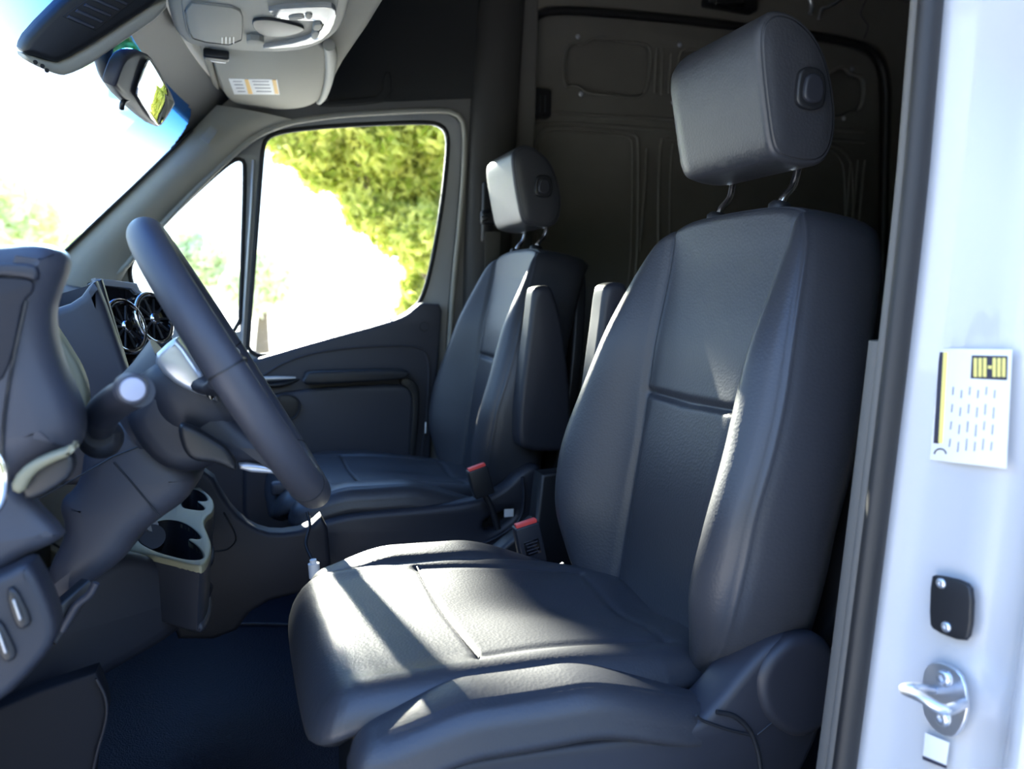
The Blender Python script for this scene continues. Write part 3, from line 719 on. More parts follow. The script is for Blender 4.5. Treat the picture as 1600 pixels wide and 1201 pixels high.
hn = pillow('adjust_handle', chaikin([np.array(p) for p in [(-.03, -.03), (.03, -.04), (.035, .02), (.0, .04), (-.03, .03)]], 2), (tuple(at(468, 1045, x=.085)), (0, 1, 0), (0, 0, 1), (-1, 0, 0)), lambda a, b: 0*a, .01, [(0, .01), (0, .04)], 'plastic_mid', sb, rings=8, nth=60)

# passenger seat base: moulded inboard panel
pb_ = empty('seat_pedestal', (.35, 1.8, ZF), 'dark moulded base panel under the passenger seat with buckle slot', 'pedestal')
YQ = 1.640
bq = [(487, 838), (490, 824), (510, 812), (560, 801), (680, 792), (750, 782), (790, 762), (815, 735), (838, 724), (850, 735), (852, 770), (900, 1000), (560, 1000), (520, 890), (495, 870)]
slot = [(755, 828), (757, 814), (775, 806), (796, 795), (805, 797), (804, 806), (785, 820), (768, 832)]
prism('side_panel', chaikin([at(a, b, y=YQ) for a, b in bq], 2), (0, 1, 0), .05, 'plastic', pb_, holes=[chaikin([at(a, b, y=YQ) for a, b in slot], 1)], bevel=.014)
tube('panel_rim', [at(a, b, y=YQ-.002) for a, b in [(640, 900), (700, 868), (760, 846), (800, 822), (815, 800), (818, 770), (816, 745)]], .006, 'plastic', pb_, n=10, sm=6, squash=.5)
box('seat_riser', (.36, 1.95, .17), (.42, .44, .30), 'plastic_black', pb_, bevel=.02)
box('seat_frame', (.36, 1.93, .33), (.42, .46, .05), 'plastic_black', pb_, bevel=.01)
box('slot_tag', at(795, 801, y=YQ+.006), (.022, .002, .018), 'white_label', pb_, bevel=.0005)
box('slot_backing', at(780, 815, y=YQ+.06), (.12, .01, .08), 'plastic_black', pb_, bevel=.001)
box('adjust_knob', at(441, 762, y=1.80), (.05, .03, .03), 'plastic_mid', pb_, bevel=.008)
# dark pedestal between the seats
cb_ = empty('seat_box', (.55, 1.5, ZF), 'low dark plastic box on the floor between the two seats', 'box')
prism('box_side', [at(a, b, y=1.50) for a, b in [(700, 915), (770, 868), (838, 812), (846, 740), (900, 735), (920, 1000), (700, 1000)]], (0, 1, 0), .05, 'plastic_black', cb_, bevel=.01)

# seat-belt buckles
def buckle(name, tl, tr, bl_, y, label, tx):
    P = [at(*q, y=y) for q in (tl, tr, bl_)]
    c = (P[0]+P[1])/2; ax = _n(P[1]-P[0]); dn = P[2]-P[0]; L = np.linalg.norm(dn); wd = np.linalg.norm(P[1]-P[0]); upv = -_n(dn-ax*(dn@ax))
    R = frame(ax, upv)
    ctr = c-upv*L/2
    r_ = empty(name, tuple(ctr-upv*L/2), label, 'buckle', 'seat belt buckles')
    box('buckle_body', ctr, (wd, .026, L), 'plastic_black' if tx < 0 else 'plastic', r_, R, bevel=.003)
    b2 = box('release_button', c+upv*.0002-np.array([0, .004, 0]), (wd*.86, .013, .012), 'red', r_, R, bevel=.0015)
    box('tongue_slot', c+upv*.001+np.array([0, .006, 0]), (wd*.7, .004, .006), 'gloss_black', r_, R, bevel=.0005)
    if tx > 0:
        pl = box('data_plate', ctr-np.array([0, .0135, 0])-upv*.004, (wd*.62, .001, L*.36), 'gloss_black', r_, R, bevel=.0002)
        for k in range(4): box('printed_line', ctr-np.array([0, .0142, 0])-upv*(.004+.006*(k-1.5)), (wd*(.5-.08*(k % 2)), .0006, .0018), 'plastic_mid', pl, R, bevel=0)
    e_ = ctr-upv*L/2
    tube('buckle_stalk', [e_+upv*.005, e_-upv*.03+np.array([.008, 0, 0]), e_-upv*.07+np.array([.012, 0, -.01])], .007, 'plastic_black', r_, sm=5)
    return r_
buckle('seat_belt_buckle', (802, 824), (839, 812), (826, 880), 1.29, 'charcoal buckle with red button and data plate beside the driver seat', 1)
buckle('seat_belt_buckle', (729, 736), (759, 725), (744, 778), 1.60, 'black buckle with red button beside the passenger seat', -1)
# small silver hinge cover behind the driver's cushion
hc = empty('seat_hinge_cover', tuple(at(888, 892, y=1.24)), 'small pale hinge cover in the gap behind the driver cushion', 'hinge')
prism('hinge_plate', [at(a, b, y=1.24) for a, b in [(862, 892), (882, 880), (903, 900), (903, 908), (880, 902)]], (0, 1, 0), .012, 'plastic_mid', hc, bevel=.003)
lathe('hinge_pin', at(907, 908, y=1.235), (0, -1, 0), [(.005, 0), (.005, .004), (.003, .006)], 'steel', hc)

# passenger seat belt on the pillar
bt = empty('seat_belt', tuple(at(764, 340, y=2.24)), 'dark seat belt with upper guide on the passenger side pillar', 'seat belt')
box('height_slider', at(762, 332, y=2.235), (.035, .02, .17), 'plastic_black', bt, bevel=.006)
g_ = box('belt_guide', at(764, 340, y=2.21), (.05, .03, .04), 'plastic_black', bt, bevel=.008)
for k in range(3): tube('chrome_bar', [at(753, 333+k*6, y=2.19), at(763, 331+k*6, y=2.19)], .0024, 'chrome', g_, n=8)
prism('webbing', [at(a, b, y=2.205) for a, b in [(758, 362), (782, 362), (775, 700), (752, 700)]], (0, 1, 0), .002, 'belt', bt, bevel=.0005)

# ================================================================== steering wheel
WC = np.array([0.0, 1.0, .720]); WN = _n((.85, 0, .52)); WU = _n((-.52, 0, .85)); WY = np.array([0, 1., 0])
sw = empty('steering_wheel', tuple(WC), 'grey leather steering wheel seen nearly edge on', 'steering wheel')
ring = [WC+WU*.176*math.cos(t)+WY*.18*math.sin(t) for t in np.linspace(0, 2*math.pi, 97)[:-1]]
tube('rim', ring, .0195, 'plastic_mid', sw, n=28, closed=True)
for t in (-math.pi/2+.08, math.pi/2-.08, math.pi-.62, math.pi+.62, ):
    c = WC+WU*.176*math.cos(t)+WY*.18*math.sin(t); tn = _n(-WU*math.sin(t)+WY*math.cos(t)); e1 = _n(np.cross(tn, WN))
    tube('rim_seam', [c+.0192*(e1*math.cos(q)+WN*math.sin(q)) for q in np.linspace(0, 2*math.pi, 33)[:-1]], .0012, 'plastic_black', sw, n=6, closed=True)
HB = WC-WN*.03
pillow('airbag_cover', catmull([np.array(p) for p in [(-.06, .045), (0, .058), (.06, .045), (.075, 0), (.06, -.05), (0, -.075), (-.06, -.05), (-.075, 0)]], 6, True), (tuple(HB), tuple(WY), tuple(WU), tuple(WN)), lambda a, b: .022-3*(a*a+b*b), .012, [(0, .03), (-.006, .055)], 'plastic', sw, rings=16, nth=120)
for s in (-1, 1):
    pts = [HB+WY*s*.06+WN*.005, HB+WY*s*.11+WN*.012-WU*.004, WC+WY*s*.168-WN*.004]
    tube('spoke', pts, [.030, .02, .022], 'plastic', sw, n=16, sm=6, squash=.45)
    tube('spoke_trim', [HB+WY*s*.07+WN*.016+WU*.012, HB+WY*s*.12+WN*.018+WU*.01, WC+WY*s*.158+WN*.006+WU*.006], [.009, .008, .007], 'silver', sw, n=12, sm=6)
    pillow('button_pad', catmull([np.array(p) for p in [(-.022, .018), (.022, .018), (.026, -.012), (-.018, -.022)]], 5, True), (tuple(HB+WY*s*.105+WN*.028), tuple(WY), tuple(WU), tuple(WN)), lambda a, b: 0*a, .003, [(0, .008)], 'gloss_black', sw, rings=6, nth=50)
tube('spoke', [HB-WU*.05+WN*.002, HB-WU*.1+WN*.01, WC-WU*.165-WN*.004], [.036, .026, .022], 'plastic', sw, n=16, sm=6, squash=.5)
tube('spoke_trim', [HB-WU*.06+WN*.016, HB-WU*.11+WN*.02, WC-WU*.16+WN*.008], [.012, .012, .010], 'silver', sw, n=12, sm=6)
# silver shell behind the hub (bright in the sun) and the hub's back
def wpl(name, px, off_, thick, mt, par, **kw): return plate(name, px, tuple(np.array([0, off_, 0])), YP, thick, mt, par, **kw)
tube('wheel_hub_back', [HB-WN*.03, HB-WN*.06, HB-WN*.10], [.075, .062, .05], 'plastic', sw, n=30)
wpl('rear_cover', [(190, 655), (215, 610), (268, 545), (280, 530), (345, 640), (420, 700), (480, 735), (470, 745), (440, 738), (355, 722), (300, 745), (250, 735), (215, 700)], .93, .14, 'plastic', sw, bevel=.02, k=2)
wpl('silver_bezel', [(236, 560), (268, 530), (278, 528), (320, 590), (345, 632), (330, 622), (296, 612), (262, 592)], .92, .05, 'silver', sw, bevel=.006, k=1)
wpl('silver_lower_trim', [(372, 722), (420, 728), (470, 735), (482, 752), (440, 742), (376, 737)], .93, .10, 'silver', sw, bevel=.004, k=1)
wpl('shift_paddle', [(276, 660), (300, 665), (340, 690), (355, 700), (372, 726), (368, 740), (340, 724), (300, 722), (283, 700)], .90, .02, 'plastic_black', sw, bevel=.006, k=2)

# steering column shroud with stalk
sc_ = empty('steering_column', (-.15, .95, .5), 'grey plastic steering column cover behind the wheel', 'column')
plate('column_cover', [(60, 905), (98, 838), (80, 790), (118, 760), (124, 700), (150, 672), (200, 650), (236, 640), (262, 690), (300, 742), (302, 758), (290, 785), (235, 822), (205, 850), (190, 880), (120, 930), (80, 965)], (0, .90, 0), (-.05, -1, .08), .18, 'plastic_mid', sc_, bevel=.025, k=2)
tube('cover_seam', [on(a, b, (0, .8995, 0), (-.05, -1, .08)) for a, b in [(178, 722), (205, 752), (238, 792), (250, 806)]], .001, 'plastic_black', sc_, n=6)
tube('cover_seam', [on(a, b, (0, .8995, 0), (-.05, -1, .08)) for a, b in [(60, 780), (130, 740), (178, 712), (236, 690)]], .001, 'plastic_black', sc_, n=6)
sk = empty('indicator_stalk', tuple(at(158, 680, y=.87)), 'black control stalk with pale end cap on the steering column', 'stalk')
tube('stalk_arm', [at(158, 690, y=.90), at(158, 665, y=.86), at(162, 645, y=.83), at(185, 625, y=.79), at(215, 610, y=.74)], [.013, .013, .016, .0155, .0145], 'plastic', sk, n=20, sm=8)
lathe('stalk_collar', at(158, 684, y=.875), (0, -.9, .35), [(.019, -.01), (.021, .0), (.019, .010), (.013, .016)], 'plastic_black', sk)
lathe('end_cap', at(206, 608, y=.732), (.25, -1, .05), [(.0135, -.012), (.0135, .0), (.012, .005), (.006, .007)], 'plastic_mid', sk)
lathe('end_cap_face', at(207, 608, y=.727), (.25, -1, .05), [(.010, 0), (.0095, .003), (.004, .004)], 'soft_grey', sk)

# ================================================================== dashboard
da = empty('dashboard', (-.45, 1.45, .3), 'charcoal dashboard across the front with instrument hood', 'dashboard')
def xprof(name, pts, y0, y1, mt, par, bevel=.02):
    return prism(name, chaikin([np.array([x, y0, z]) for x, z in pts], 2), (0, 1, 0), y1-y0, mt, par, bevel=bevel)
xprof('dash_body', [(-.60, .82), (-.5, .83), (-.38, .83), (-.27, .79), (-.28, .66), (-.34, .5), (-.42, .32), (-.60, .25)], 1.10, 2.26, 'plastic', da)
xprof('dash_body', [(-.60, .82), (-.5, .83), (-.42, .83), (-.34, .78), (-.34, .5), (-.45, .32), (-.60, .25)], .64, 1.12, 'plastic', da)
plate('instrument_hood', [(-300, 400), (0, 381), (30, 377), (62, 378), (84, 388), (91, 402), (88, 420), (78, 445), (68, 475), (66, 500), (72, 545), (88, 590), (108, 630), (118, 665), (116, 690), (108, 715), (60, 735), (10, 765), (-300, 900)], (0, .74, 0), YP, .09, 'plastic_mid', da, bevel=.03, k=2)
plate('instrument_recess', [(-60, 432), (0, 432), (40, 434), (52, 440), (52, 455), (36, 470), (30, 500), (18, 560), (0, 600), (-60, 620)], (0, .738, 0), YP, .006, 'plastic_dark', da, bevel=.002, k=1)
plate('hood_edge', [(-60, 415), (0, 410), (52, 412), (60, 425), (56, 440), (40, 434), (0, 430), (-60, 430)], (0, .735, 0), YP, .012, 'plastic', da, bevel=.003, k=1)
tube('hood_seam', [at(a, b, y=.739) for a, b in [(42, 470), (26, 540), (14, 600), (6, 660), (2, 735)]], .0014, 'plastic_black', da, n=6, sm=6)
plate('trim_strip', [(60, 495), (78, 500), (104, 540), (128, 580), (138, 620), (132, 660), (118, 700), (90, 720), (80, 600)], (0, 1.02, 0), YP, .03, 'khaki', da, bevel=.006, k=2)
plate('trim_strip', [(12, 765), (28, 735), (60, 715), (110, 698), (118, 690), (112, 712), (80, 724), (50, 742), (34, 775)], (0, .72, 0), YP, .02, 'khaki', da, bevel=.004, k=1)
plate('coin_slot', [(30, 760), (38, 738), (84, 716), (112, 706), (116, 740), (80, 768), (40, 785)], (0, .73, 0), YP, .02, 'plastic_black', da, bevel=.004, k=1)
plate('center_stack', [(-60, 480), (72, 486), (120, 470), (142, 440), (150, 438), (205, 600), (240, 700), (260, 760), (170, 760), (-60, 760)], (0, 1.22, 0), (0, -1, 0), .04, 'plastic_mid', da, bevel=.012, k=1)
# outboard vent surround and switch panel
plate('vent_surround', [(-300, 560), (10, 735), (50, 785), (97, 833), (90, 846), (40, 868), (0, 895), (-300, 1010)], (0, .64, 0), (.1, -1, .2), .06, 'plastic_mid', da, bevel=.012, k=1)
tube('chrome_ring', [at(-14+18*math.cos(t), 752+44*math.sin(t), y=.632) for t in np.linspace(0, 2*math.pi, 41)[:-1]], .004, 'chrome', da, n=10, closed=True)
plate('switch_panel', [(-300, 1020), (0, 898), (34, 880), (50, 884), (84, 960), (88, 1000), (60, 1040), (0, 1100), (-300, 1300)], (0, .655, 0), (.05, -1, .1), .05, 'plastic', da, bevel=.008, k=1)
for (a, b) in ((27, 948), (4, 1000)):
    q = plate('rocker_switch', [(a-20, b-25), (a-4, b-33), (a+18, b+10), (a+22, b+28), (a+4, b+38), (a-8, b+20)], (0, .650, 0), (.05, -1, .1), .012, 'plastic_black', da, bevel=.003, k=1)
    plate('switch_mark', [(a-8, b-10), (a-5, b-11), (a+6, b+20), (a+3, b+21)], (0, .6465, 0), (.05, -1, .1), .006, 'silver', q, bevel=.0005)
# knee panel under the column, running in to the cup holder console
kn = plate('knee_panel', [(-80, 1040), (60, 950), (120, 905), (200, 856), (270, 880), (345, 905), (338, 935), (320, 960), (270, 1000), (210, 1035), (140, 1075), (70, 1118), (0, 1165), (-80, 1210)], tuple(at(325, 890, z=.425)), (.52, -.8, .12), .12, 'plastic_dark', da, bevel=.02, k=2)
plate('wiring_gap', [(66, 975), (100, 940), (140, 906), (152, 912), (120, 965), (88, 1008)], (-.02, .98, .35), (.52, -.8, .12), .02, 'plastic_black', da, bevel=.002)
tube('wire', [at(a, b, y=.90) for a, b in [(150, 910), (140, 928), (120, 945), (108, 965), (96, 985)]], .004, 'plastic_mid', da, sm=6)
# tablet screen and two round reflections on its glass, modelled as chrome rings
sr = empty('center_screen', tuple(at(180, 520, y=1.4)), 'glossy black display tablet on top of the dashboard', 'screen')
sO = at(185, 520, y=1.42); sN = _n((.80, -.52, .25))
plate('screen_housing', [(136, 444), (148, 437), (158, 436), (208, 602), (196, 600)], (0, 1.26, 0), (0, -1, 0), .02, 'plastic_black', sr, bevel=.005)
plate('display_glass', [(150, 438), (212, 446), (224, 462), (270, 520), (276, 560), (230, 575), (206, 596)], tuple(sO), tuple(sN), .02, 'gloss_black', sr, bevel=.004, k=0)
plate('screen_back', [(152, 442), (210, 450), (222, 466), (262, 522), (268, 558), (226, 572), (206, 590)], tuple(sO-sN*.018), tuple(sN), .16, 'plastic_mid', sr, bevel=.01)
plate('silver_frame', [(148, 434), (214, 442), (221, 458), (216, 458), (208, 450), (152, 444)], tuple(sO+sN*.004), tuple(sN), .008, 'silver', sr, bevel=.001)
for i, (a, b, s) in enumerate(((196, 510, 17), (240, 498, 20))):
    v = empty('ring_reflection', tuple(on(a, b, tuple(sO+sN*.03), tuple(sN))), ('round reflection built as a chrome ring, nearer the display edge', 'round reflection built as a chrome ring, next to the wheel rim')[i], 'reflection', 'ring reflections on the display')
    c = on(a, b, tuple(sO+sN*.012), tuple(sN)); e1 = _n(np.cross(sN, (0, 0, 1))); e2 = np.cross(e1, sN)
    R_ = .042
    tube('chrome_ring', [c+R_*(e1*math.cos(t)+e2*math.sin(t)) for t in np.linspace(0, 2*math.pi, 41)[:-1]], .005, 'chrome', v, n=10, closed=True)
    lathe('reflection_disc', c, tuple(sN), [(R_, -.02), (R_, .0), (R_*.9, .004), (R_*.85, -.008), (.002, -.008)], 'gloss_black', v)
    for k in range(5):
        t = math.pi*k/5; d = e1*math.cos(t)+e2*math.sin(t)
        tube('reflection_blade', [c-d*R_*.85, c+d*R_*.85], .0022, 'plastic_black', v, n=6)
    lathe('reflection_hub', c, tuple(sN), [(.011, -.004), (.011, .004), (.008, .007)], 'chrome', v)

# cup holder console
ch = empty('cup_holder', (-.1, 1.4, .4), 'khaki topped cup holder tray at the lower centre of the dashboard', 'cup holder')
ZC = .46
top = [(170, 850), (215, 800), (250, 770), (290, 745), (308, 758), (325, 770), (335, 782), (334, 798), (322, 806), (318, 818), (326, 835), (331, 850), (328, 868), (318, 884), (300, 882), (250, 870), (200, 858)]
h1 = [(212, 842), (222, 826), (243, 815), (262, 811), (285, 815), (303, 826), (314, 838), (312, 842), (298, 840), (292, 842), (308, 852), (318, 866), (314, 874), (296, 874), (268, 868), (236, 858)]
h2 = [(282, 792), (286, 772), (300, 762), (318, 770), (325, 780), (320, 783), (304, 781), (320, 792), (318, 797), (305, 796)]
tp = lambda L, k=2: chaikin([at(a, b, z=ZC) for a, b in L], k)
prism('tray_top', tp(top), (0, 0, -1), .012, 'khaki', ch, holes=[tp(h1), tp(h2)], bevel=.003)
prism('tray_body', [p+np.array([0, 0, -.078]) for p in tp(top)], (0, 0, -1), .012, 'plastic', ch, bevel=.008)
def wallring(name, L, depth):
    p = resample(tp(L), 80); V = [tuple(q) for q in p]+[(q[0], q[1], q[2]-depth) for q in p]; n = 80
    return mk(name, V, [(k, (k+1) % n, n+(k+1) % n, n+k) for k in range(n)], 'plastic', ch, 60)
wallring('cup_well', h1, .075); wallring('cup_well', h2, .075)
prism('tray_side', [p for p in tp(top)], (0, 0, -1), .001, 'plastic', ch, bevel=0) if False else None
p_ = resample(tp(top), 120); mk('tray_skirt', [tuple(q+np.array([0, 0, -.008])) for q in p_]+[(q[0]-.004, q[1], q[2]-.085) for q in p_], [(k, (k+1) % 120, 120+(k+1) % 120, 120+k) for k in range(120)], 'plastic', ch, 60)
lg = empty('lighter_socket', tuple(at(232, 836, z=.43)), 'small grey cylinder standing inside the cup holder tray', 'socket')
tube('socket_body', [at(236, 858, z=.40), at(238, 838, z=.455)], .018, 'plastic_mid', lg, n=20)
tube('socket_knob', [at(218, 830, z=.455), at(238, 820, z=.47)], .010, 'silver', lg, n=14)
# centre tunnel / passenger side lower dash
tn = empty('center_console', (-.1, 1.6, ZF), 'dark lower console between the footwells behind the cup holder', 'console')
prism('console_side', chaikin([at(a, b, y=1.52) for a, b in [(250, 700), (330, 740), (345, 770), (365, 800), (395, 825), (430, 835), (480, 828), (510, 800), (520, 905), (480, 925), (400, 945), (360, 1000), (250, 1000)]], 1), (0, 1, 0), .05, 'plastic_dark', tn, bevel=.01)
tube('console_seam', [at(a, b, y=1.518) for a, b in [(335, 862), (355, 858), (368, 845), (366, 830), (350, 800)]], .0014, 'plastic_black', tn, n=6, sm=6)
prism('front_wall', [np.array(p) for p in [(-.45, 1.57, 0), (-.45, 1.57, .24), (-.45, 2.28, .24), (-.45, 2.28, 0)]], (-1, 0, 0), .03, 'plastic_black', tn, bevel=.004)
wp = empty('connector_plug', tuple(at(490, 890, y=1.45)), 'small pale cable plug hanging between console and driver cushion', 'plug')
tube('plug_body', [at(492, 902, y=1.42), at(490, 880, y=1.42)], .010, 'white_label', wp, n=14)
tube('plug_tip', [at(490, 880, y=1.42), at(489, 874, y=1.42)], .006, 'white_label', wp, n=12)
tube('cable', [at(489, 876, y=1.44), at(478, 850, y=1.47), at(484, 820, y=1.5), at(480, 800, y=1.52)], .003, 'plastic_black', wp, sm=6)
# floor mat with lip
fm = prism('floor_mat', chaikin([at(a, b, z=ZF+.004) for a, b in [(60, 1330), (140, 1180), (165, 1090), (200, 1020), (330, 975), (470, 975), (800, 1000), (800, 1330)]], 1), (0, 0, -1), .006, 'floor', None, bevel=.002)
tag(fm, 'black grained rubber mat on the cab floor', 'mat')
structure(tube('trim_14', [at(a, b, z=ZF+.01) for a, b in [(330, 976), (400, 974), (480, 976), (600, 980)]], .003, 'plastic_mid', None, n=8, sm=5))
tube('kick_edge', [at(a, b, y=.95) for a, b in [(150, 1060), (163, 1085), (167, 1110), (162, 1140), (153, 1170), (140, 1230)]], .0018, 'plastic_dark', None, n=10, sm=6)
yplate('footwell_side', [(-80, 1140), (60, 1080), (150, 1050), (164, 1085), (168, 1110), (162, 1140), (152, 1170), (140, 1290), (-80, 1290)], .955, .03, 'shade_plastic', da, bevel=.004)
tag(bpy.data.objects['kick_edge'], 'curved plastic edge of the footwell beside the floor mat', 'edge trim')
# clear film behind the seat
cf = empty('plastic_wrap', tuple(at(1318, 1000, z=ZF)), 'crumpled clear plastic wrap on the cargo floor behind the driver seat', 'wrap')
V = []; F = []
for i in range(9):
    for j in range(7):
        p = at(1288+i*6.5, 958+j*7, z=ZF+.03); p[2] = ZF+random.uniform(.002, .05); V.append(p)
for i in range(8):
    for j in range(6): F.append((i*7+j, i*7+j+1, (i+1)*7+j+1, (i+1)*7+j))
mk('film', V, F, 'plastic_bag', cf, 0)

# ================================================================== overhead: console, visor, mirror, camera housing
oc_ = empty('overhead_console', (.03, 1.47, ZH-.01), 'grey overhead console with reading lamps and switches', 'console')
zz = 1.305
tz = lambda L, z=zz, k=2: chaikin([at(a, b, z=z) for a, b in L], k)
base = [(256, -60), (262, 20), (276, 58), (300, 74), (360, 80), (430, 84), (480, 80), (518, 64), (538, 40), (552, -10), (556, -60)]
prism('console_base', tz(base), (0, 0, 1), .045, 'grey_trim', oc_, bevel=.012)
prism('console_face', tz([(278, -60), (283, 10), (290, 50), (302, 66), (370, 75), (440, 78), (490, 70), (520, 45), (530, 0), (534, -60)], zz-.004), (0, 0, 1), .01, 'grey_trim', oc_, bevel=.003)
prism('glasses_lid', tz([(288, 5), (294, 48), (304, 64), (376, 72), (380, 30), (374, 14), (330, 8)], zz-.008, 1), (0, 0, 1), .010, 'grey_trim', oc_, bevel=.003)
tube('lid_gap', resample(tz([(288, 5), (294, 48), (304, 64), (376, 72), (380, 30), (374, 14), (330, 8)], zz-.0045, 1), 80), .0014, 'rubber', oc_, n=6, closed=True)
prism('lamp_lens', tz([(418, 15), (500, 10), (524, 12), (526, 30), (512, 58), (480, 72), (415, 77), (410, 75), (470, 66), (500, 50), (508, 34), (460, 32), (434, 30), (424, 24)], zz-.012, 1), (0, 0, 1), .010, 'clear', oc_, bevel=.002)
prism('finger_scoop', tz([(392, 34), (410, 30), (440, 34), (478, 44), (470, 52), (440, 59), (410, 56), (398, 48)], zz-.009, 2), (0, 0, 1), .008, 'plastic_black', oc_, bevel=.002)
for L in ([(450, 27), (474, 24), (476, 31), (452, 33)], [(476, 22), (488, 22), (488, 30), (478, 31)], [(490, 38), (504, 37), (502, 48), (488, 49)], [(488, 51), (500, 50), (496, 62), (486, 62)], [(385, 62), (412, 64), (413, 72), (386, 71)]):
    prism('switch', tz(L, zz-.015, 1), (0, 0, 1), .012, 'grey_trim', oc_, bevel=.002)
for k in range(4): tube('lid_mark', [at(347+k*6, 58, z=zz-.009), at(347+k*6, 68, z=zz-.009)], .0008, 'silver', oc_, n=6)
sv = empty('sun_visor', (.02, 1.9, ZH-.01), 'grey cloth sun visor with a white warning label', 'sun visor')
vz = 1.318
prism('visor_board', tz([(322, 60), (330, 90), (346, 140), (356, 156), (372, 164), (420, 171), (450, 172), (480, 168), (500, 158), (506, 140), (510, 110), (512, 60)], vz-.012, 2), (0, 0, 1), .02, 'headliner', sv, bevel=.007)
prism('visor_recess', tz([(308, 60), (318, 95), (338, 150), (352, 166), (372, 172), (345, 150), (334, 110), (328, 70)], vz+.002, 1), (0, 0, 1), .012, 'grey_trim', sv, bevel=.004)
tube('visor_rod', [at(a, b, z=vz-.012) for a, b in [(514, 70), (517, 85), (515, 120), (506, 150), (498, 160)]], [.012, .013, .010, .008, .006], 'grey_trim', sv, sm=6)
box('visor_clip', at(338, 86, z=vz-.02), (.05, .025, .02), 'plastic_black', sv, bevel=.005)
box('clip_tip', at(341, 92, z=vz-.024), (.03, .01, .014), 'silver', sv, bevel=.003)
prism('warning_label', tz([(357, 123), (433, 124.5), (437, 148), (366, 147.5)], vz-.0128, 0), (0, 0, 1), .001, 'white_label', sv, bevel=.0002)
for L in ([(382, 124.5), (388, 124.5), (395, 147), (388, 147)], [(425, 125), (431, 125), (435.5, 147), (429.5, 147)]):
    prism('orange_band', tz(L, vz-.0136, 0), (0, 0, 1), .001, 'label_orange', sv, bevel=.0001)
for r in (0, 2, 4, 6):
    prism('printed_line', tz([(364+r*1.2, 127+r*2.6), (378+r*.9, 127.2+r*2.6), (378+r*.9, 128.2+r*2.6), (364+r*1.2, 128+r*2.6)], vz-.0136, 0), (0, 0, 1), .0008, 'label_ink', sv, bevel=.0001)
    prism('printed_line', tz([(394+r*1.1, 127+r*2.6), (420+r*.7, 127.3+r*2.6), (420+r*.7, 128.3+r*2.6), (394+r*1.1, 128+r*2.6)], vz-.0136, 0), (0, 0, 1), .0008, 'label_ink', sv, bevel=.0001)

hs = empty('camera_housing', (-.25, 1.45, 1.3), 'black housing with cooling slats at the top of the windshield', 'housing')
# the housing's face lies nearly parallel to the glass; its underside lip catches the sun
hO = at(140, 60, y=1.32); hN = _n((.45, -.75, -.35))
plate('housing_body', [(35, 76), (48, 52), (110, -10), (180, -60), (300, -60), (262, -4), (150, 68), (96, 100), (80, 98), (40, 86)], tuple(hO), tuple(hN), .035, 'plastic_black', hs, bevel=.010, k=1)
plate('lower_lip', [(40, 84), (82, 98), (98, 98), (150, 70), (262, -6), (262, 20), (185, 72), (140, 104), (106, 119), (92, 118), (66, 108), (42, 96)], tuple(hO-hN*.004), tuple(hN), .04, 'grey_trim', hs, bevel=.006, k=1)
plate('slat_recess', [(98, 26), (240, -74), (290, -60), (150, 48)], tuple(hO+hN*.001), tuple(hN), .004, 'rubber', hs, bevel=.001)
for k in range(12):
    a0, b0 = 108+k*13, 25-k*9.3
    plate('cooling_slat', [(a0-3, b0+3), (a0+1, b0-1), (a0+42, b0+17), (a0+38, b0+21)], tuple(hO+hN*.004), tuple(hN), .008, 'plastic_mid', hs, bevel=.0015)
for a, b in ((55, 97), (66, 103), (73, 110)): lathe('sensor_hole', on(a, b, tuple(hO+hN*.002), tuple(hN)), tuple(hN), [(.003, 0), (.003, .001)], 'rubber', hs, n=14)
rm = empty('rear_view_mirror', tuple(at(240, 140, y=1.52)), 'rear view mirror reflecting green foliage, hung below the housing', 'mirror')
A0 = at(150, 82, y=1.46)
tube('mirror_arm', [at(160, 74, y=1.45), at(163, 100, y=1.45), at(172, 122, y=1.46), at(190, 128, y=1.48)], [.016, .013, .012, .014], 'plastic_black', rm, n=16, sm=8)
mO = at(243, 145, y=1.55)
mn = _n(_n(np.array((2.9, 9., 1.6))-mO)-_n(mO-CAM))
glass_q = [(234, 92), (240, 96), (272, 156), (271, 164), (252, 194), (246, 197), (216, 152), (214, 145), (229, 100)]
plate('mirror_case', [(196, 92), (212, 82), (232, 84), (243, 95), (276, 157), (272, 168), (254, 197), (246, 200), (222, 182), (180, 140), (183, 125)], tuple(mO-mn*.006), tuple(mn), .022, 'plastic_mid', rm, bevel=.006, k=1)
plate('mirror_glass', glass_q, tuple(mO+mn*.002), tuple(mn), .004, 'mirror', rm, bevel=.001, k=1)
tube('dimming_lever', [on(a, b, tuple(mO-mn*.01), tuple(mn)) for a, b in [(200, 155), (192, 160), (190, 170)]], .004, 'plastic_black', rm, sm=5)

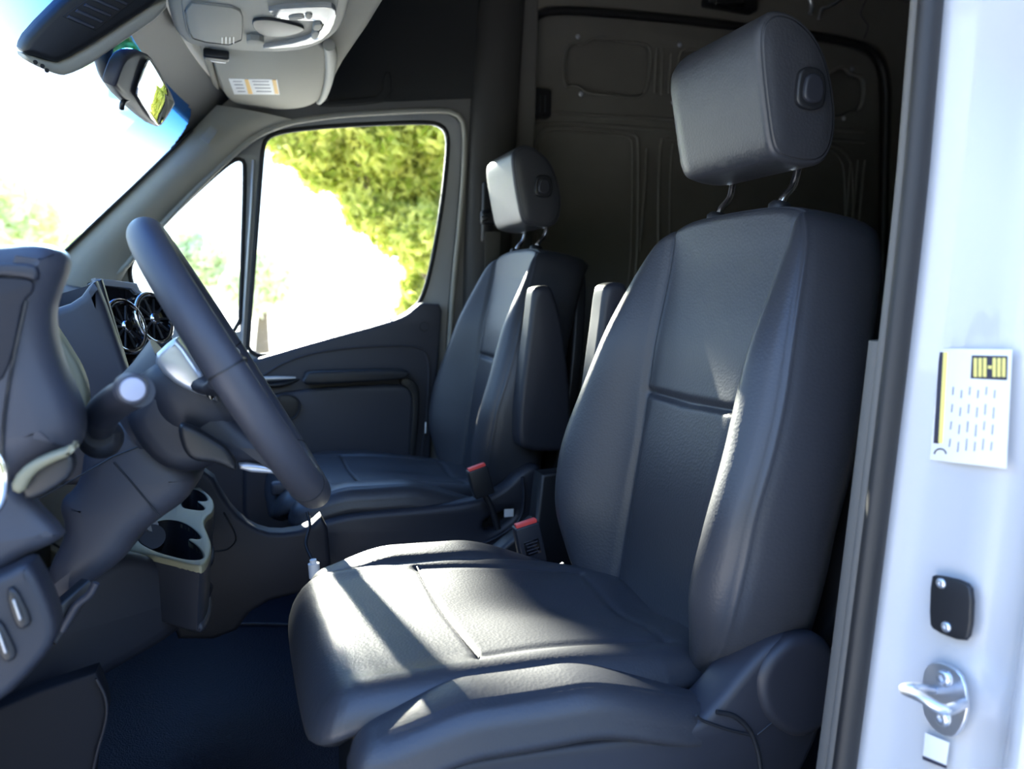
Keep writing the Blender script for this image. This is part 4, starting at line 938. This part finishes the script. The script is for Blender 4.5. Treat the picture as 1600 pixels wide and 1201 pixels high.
# ================================================================== outside
structure(prism('ground', [np.array(p) for p in [(-60, -60, -.55), (60, -60, -.55), (60, 80, -.55), (-60, 80, -.55)]], (0, 0, -1), .1, 'concrete', bevel=.01))
M['blocker'] = mat('blocker_green', (.035, .042, .03), .9, bump=1, scale=6, dist=.1, spec=.1, var=.5)
structure(box('wall_light_blocker', (0, -6.5, 1.05), (44, 1.2, 3.2), 'blocker', bevel=.3))  # unseen dark box added to cut skylight from the driver's side
def tree(name, blobs, y, nleaf, size, trunk, label, mt='leaf', group=None, depth=1.2):
    r_ = empty(name, tuple(trunk[0]), label, 'tree', group)
    V = []; F = []
    tot = sum(b[2]**2 for b in blobs)
    for (a, b, rad) in blobs:
        c = at(a, b, y=y+rng.uniform(-depth*.3, depth*.3)); R = rad*y/FPX
        for _ in range(int(nleaf*rad**2/tot)):
            d = rng.normal(size=3); d /= np.linalg.norm(d); p = c+d*R*rng.uniform(.25, 1)**.6*np.array([1, 1.2, 1])
            u = rng.normal(size=3); u /= np.linalg.norm(u); v = np.cross(u, rng.normal(size=3)); v /= np.linalg.norm(v)
            s = size*rng.uniform(.6, 1.3); k = len(V)
            V += [p-u*s, p+v*s*.42, p+u*s, p-v*s*.42]; F.append((k, k+1, k+2, k+3))
    mk('foliage', V, F, mt, r_, 0)
    tube('trunk', trunk, [.16, .12, .07], 'bark', r_, n=12, sm=6)
    for b in blobs[:21:3]:
        tube('branch', [np.array(trunk[-1])*.4+np.array(trunk[-2])*.6, at(b[0], b[1], y=y)], [.05, .015], 'bark', r_, n=8)
    return r_
YT = 9.
g = lambda x, z, y=YT: np.array([x, y, z])
def gp(px, py, y): return at(px, py, y=y)
tree('garden_tree', [(690, 200, 60), (640, 215, 60), (590, 225, 55), (540, 225, 50), (490, 225, 45), (450, 222, 35), (560, 275, 50), (610, 290, 60), (665, 300, 60), (620, 350, 50), (570, 330, 35), (665, 370, 55), (675, 430, 50), (655, 460, 35), (500, 265, 35),
                   (700, 120, 90), (600, 140, 70), (500, 160, 60), (760, 250, 90), (760, 380, 80), (640, 480, 25),
                   (176, 42, 46), (150, 70, 30), (215, -10, 30), (311, 34, 22), (298, 48, 12), (236, 47, 9), (325, -18, 12), (324, -32, 10), (240, 28, 9), (252, 15, 9)],  # extra leaf clumps, mostly out of view, added to block sun in the cab
     YT, 30000, .085, [gp(720, 640, YT), gp(715, 560, YT), gp(700, 400, YT)], 'large yellow green tree filling the upper side window')
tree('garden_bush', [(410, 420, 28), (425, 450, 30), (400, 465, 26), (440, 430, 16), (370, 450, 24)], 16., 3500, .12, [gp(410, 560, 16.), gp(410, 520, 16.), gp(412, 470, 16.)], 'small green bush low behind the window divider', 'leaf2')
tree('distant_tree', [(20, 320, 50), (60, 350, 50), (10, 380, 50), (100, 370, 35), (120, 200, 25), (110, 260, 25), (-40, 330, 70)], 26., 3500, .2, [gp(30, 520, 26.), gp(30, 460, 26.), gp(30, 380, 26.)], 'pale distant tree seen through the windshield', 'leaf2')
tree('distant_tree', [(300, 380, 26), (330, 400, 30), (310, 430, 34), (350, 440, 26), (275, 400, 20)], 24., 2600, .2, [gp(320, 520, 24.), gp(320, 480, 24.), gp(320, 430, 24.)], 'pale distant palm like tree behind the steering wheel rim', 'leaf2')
for i, (a, b) in enumerate(((522, 514), (562, 508))):
    t = empty('garden_chair', tuple(gp(a, b+14, 22.)), ('faint pinkish garden chair far outside, nearer the window divider', 'faint pinkish garden chair far outside, nearer the lock pin')[i], 'chair', 'garden chairs far outside')
    mc = mat('faded_red', (.8, .5, .45), .6) if i == 0 else mc
    P = gp(a, b, 22.)
    box('chair_seat', P, (.4, .4, .05), mc, t); box('chair_back', P+np.array([0, .2, .25]), (.4, .04, .5), mc, t)
    for sx in (-.17, .17):
        for sy in (-.17, .17): box('leg', P+np.array([sx, sy, -.25]), (.04, .04, .5), mc, t)
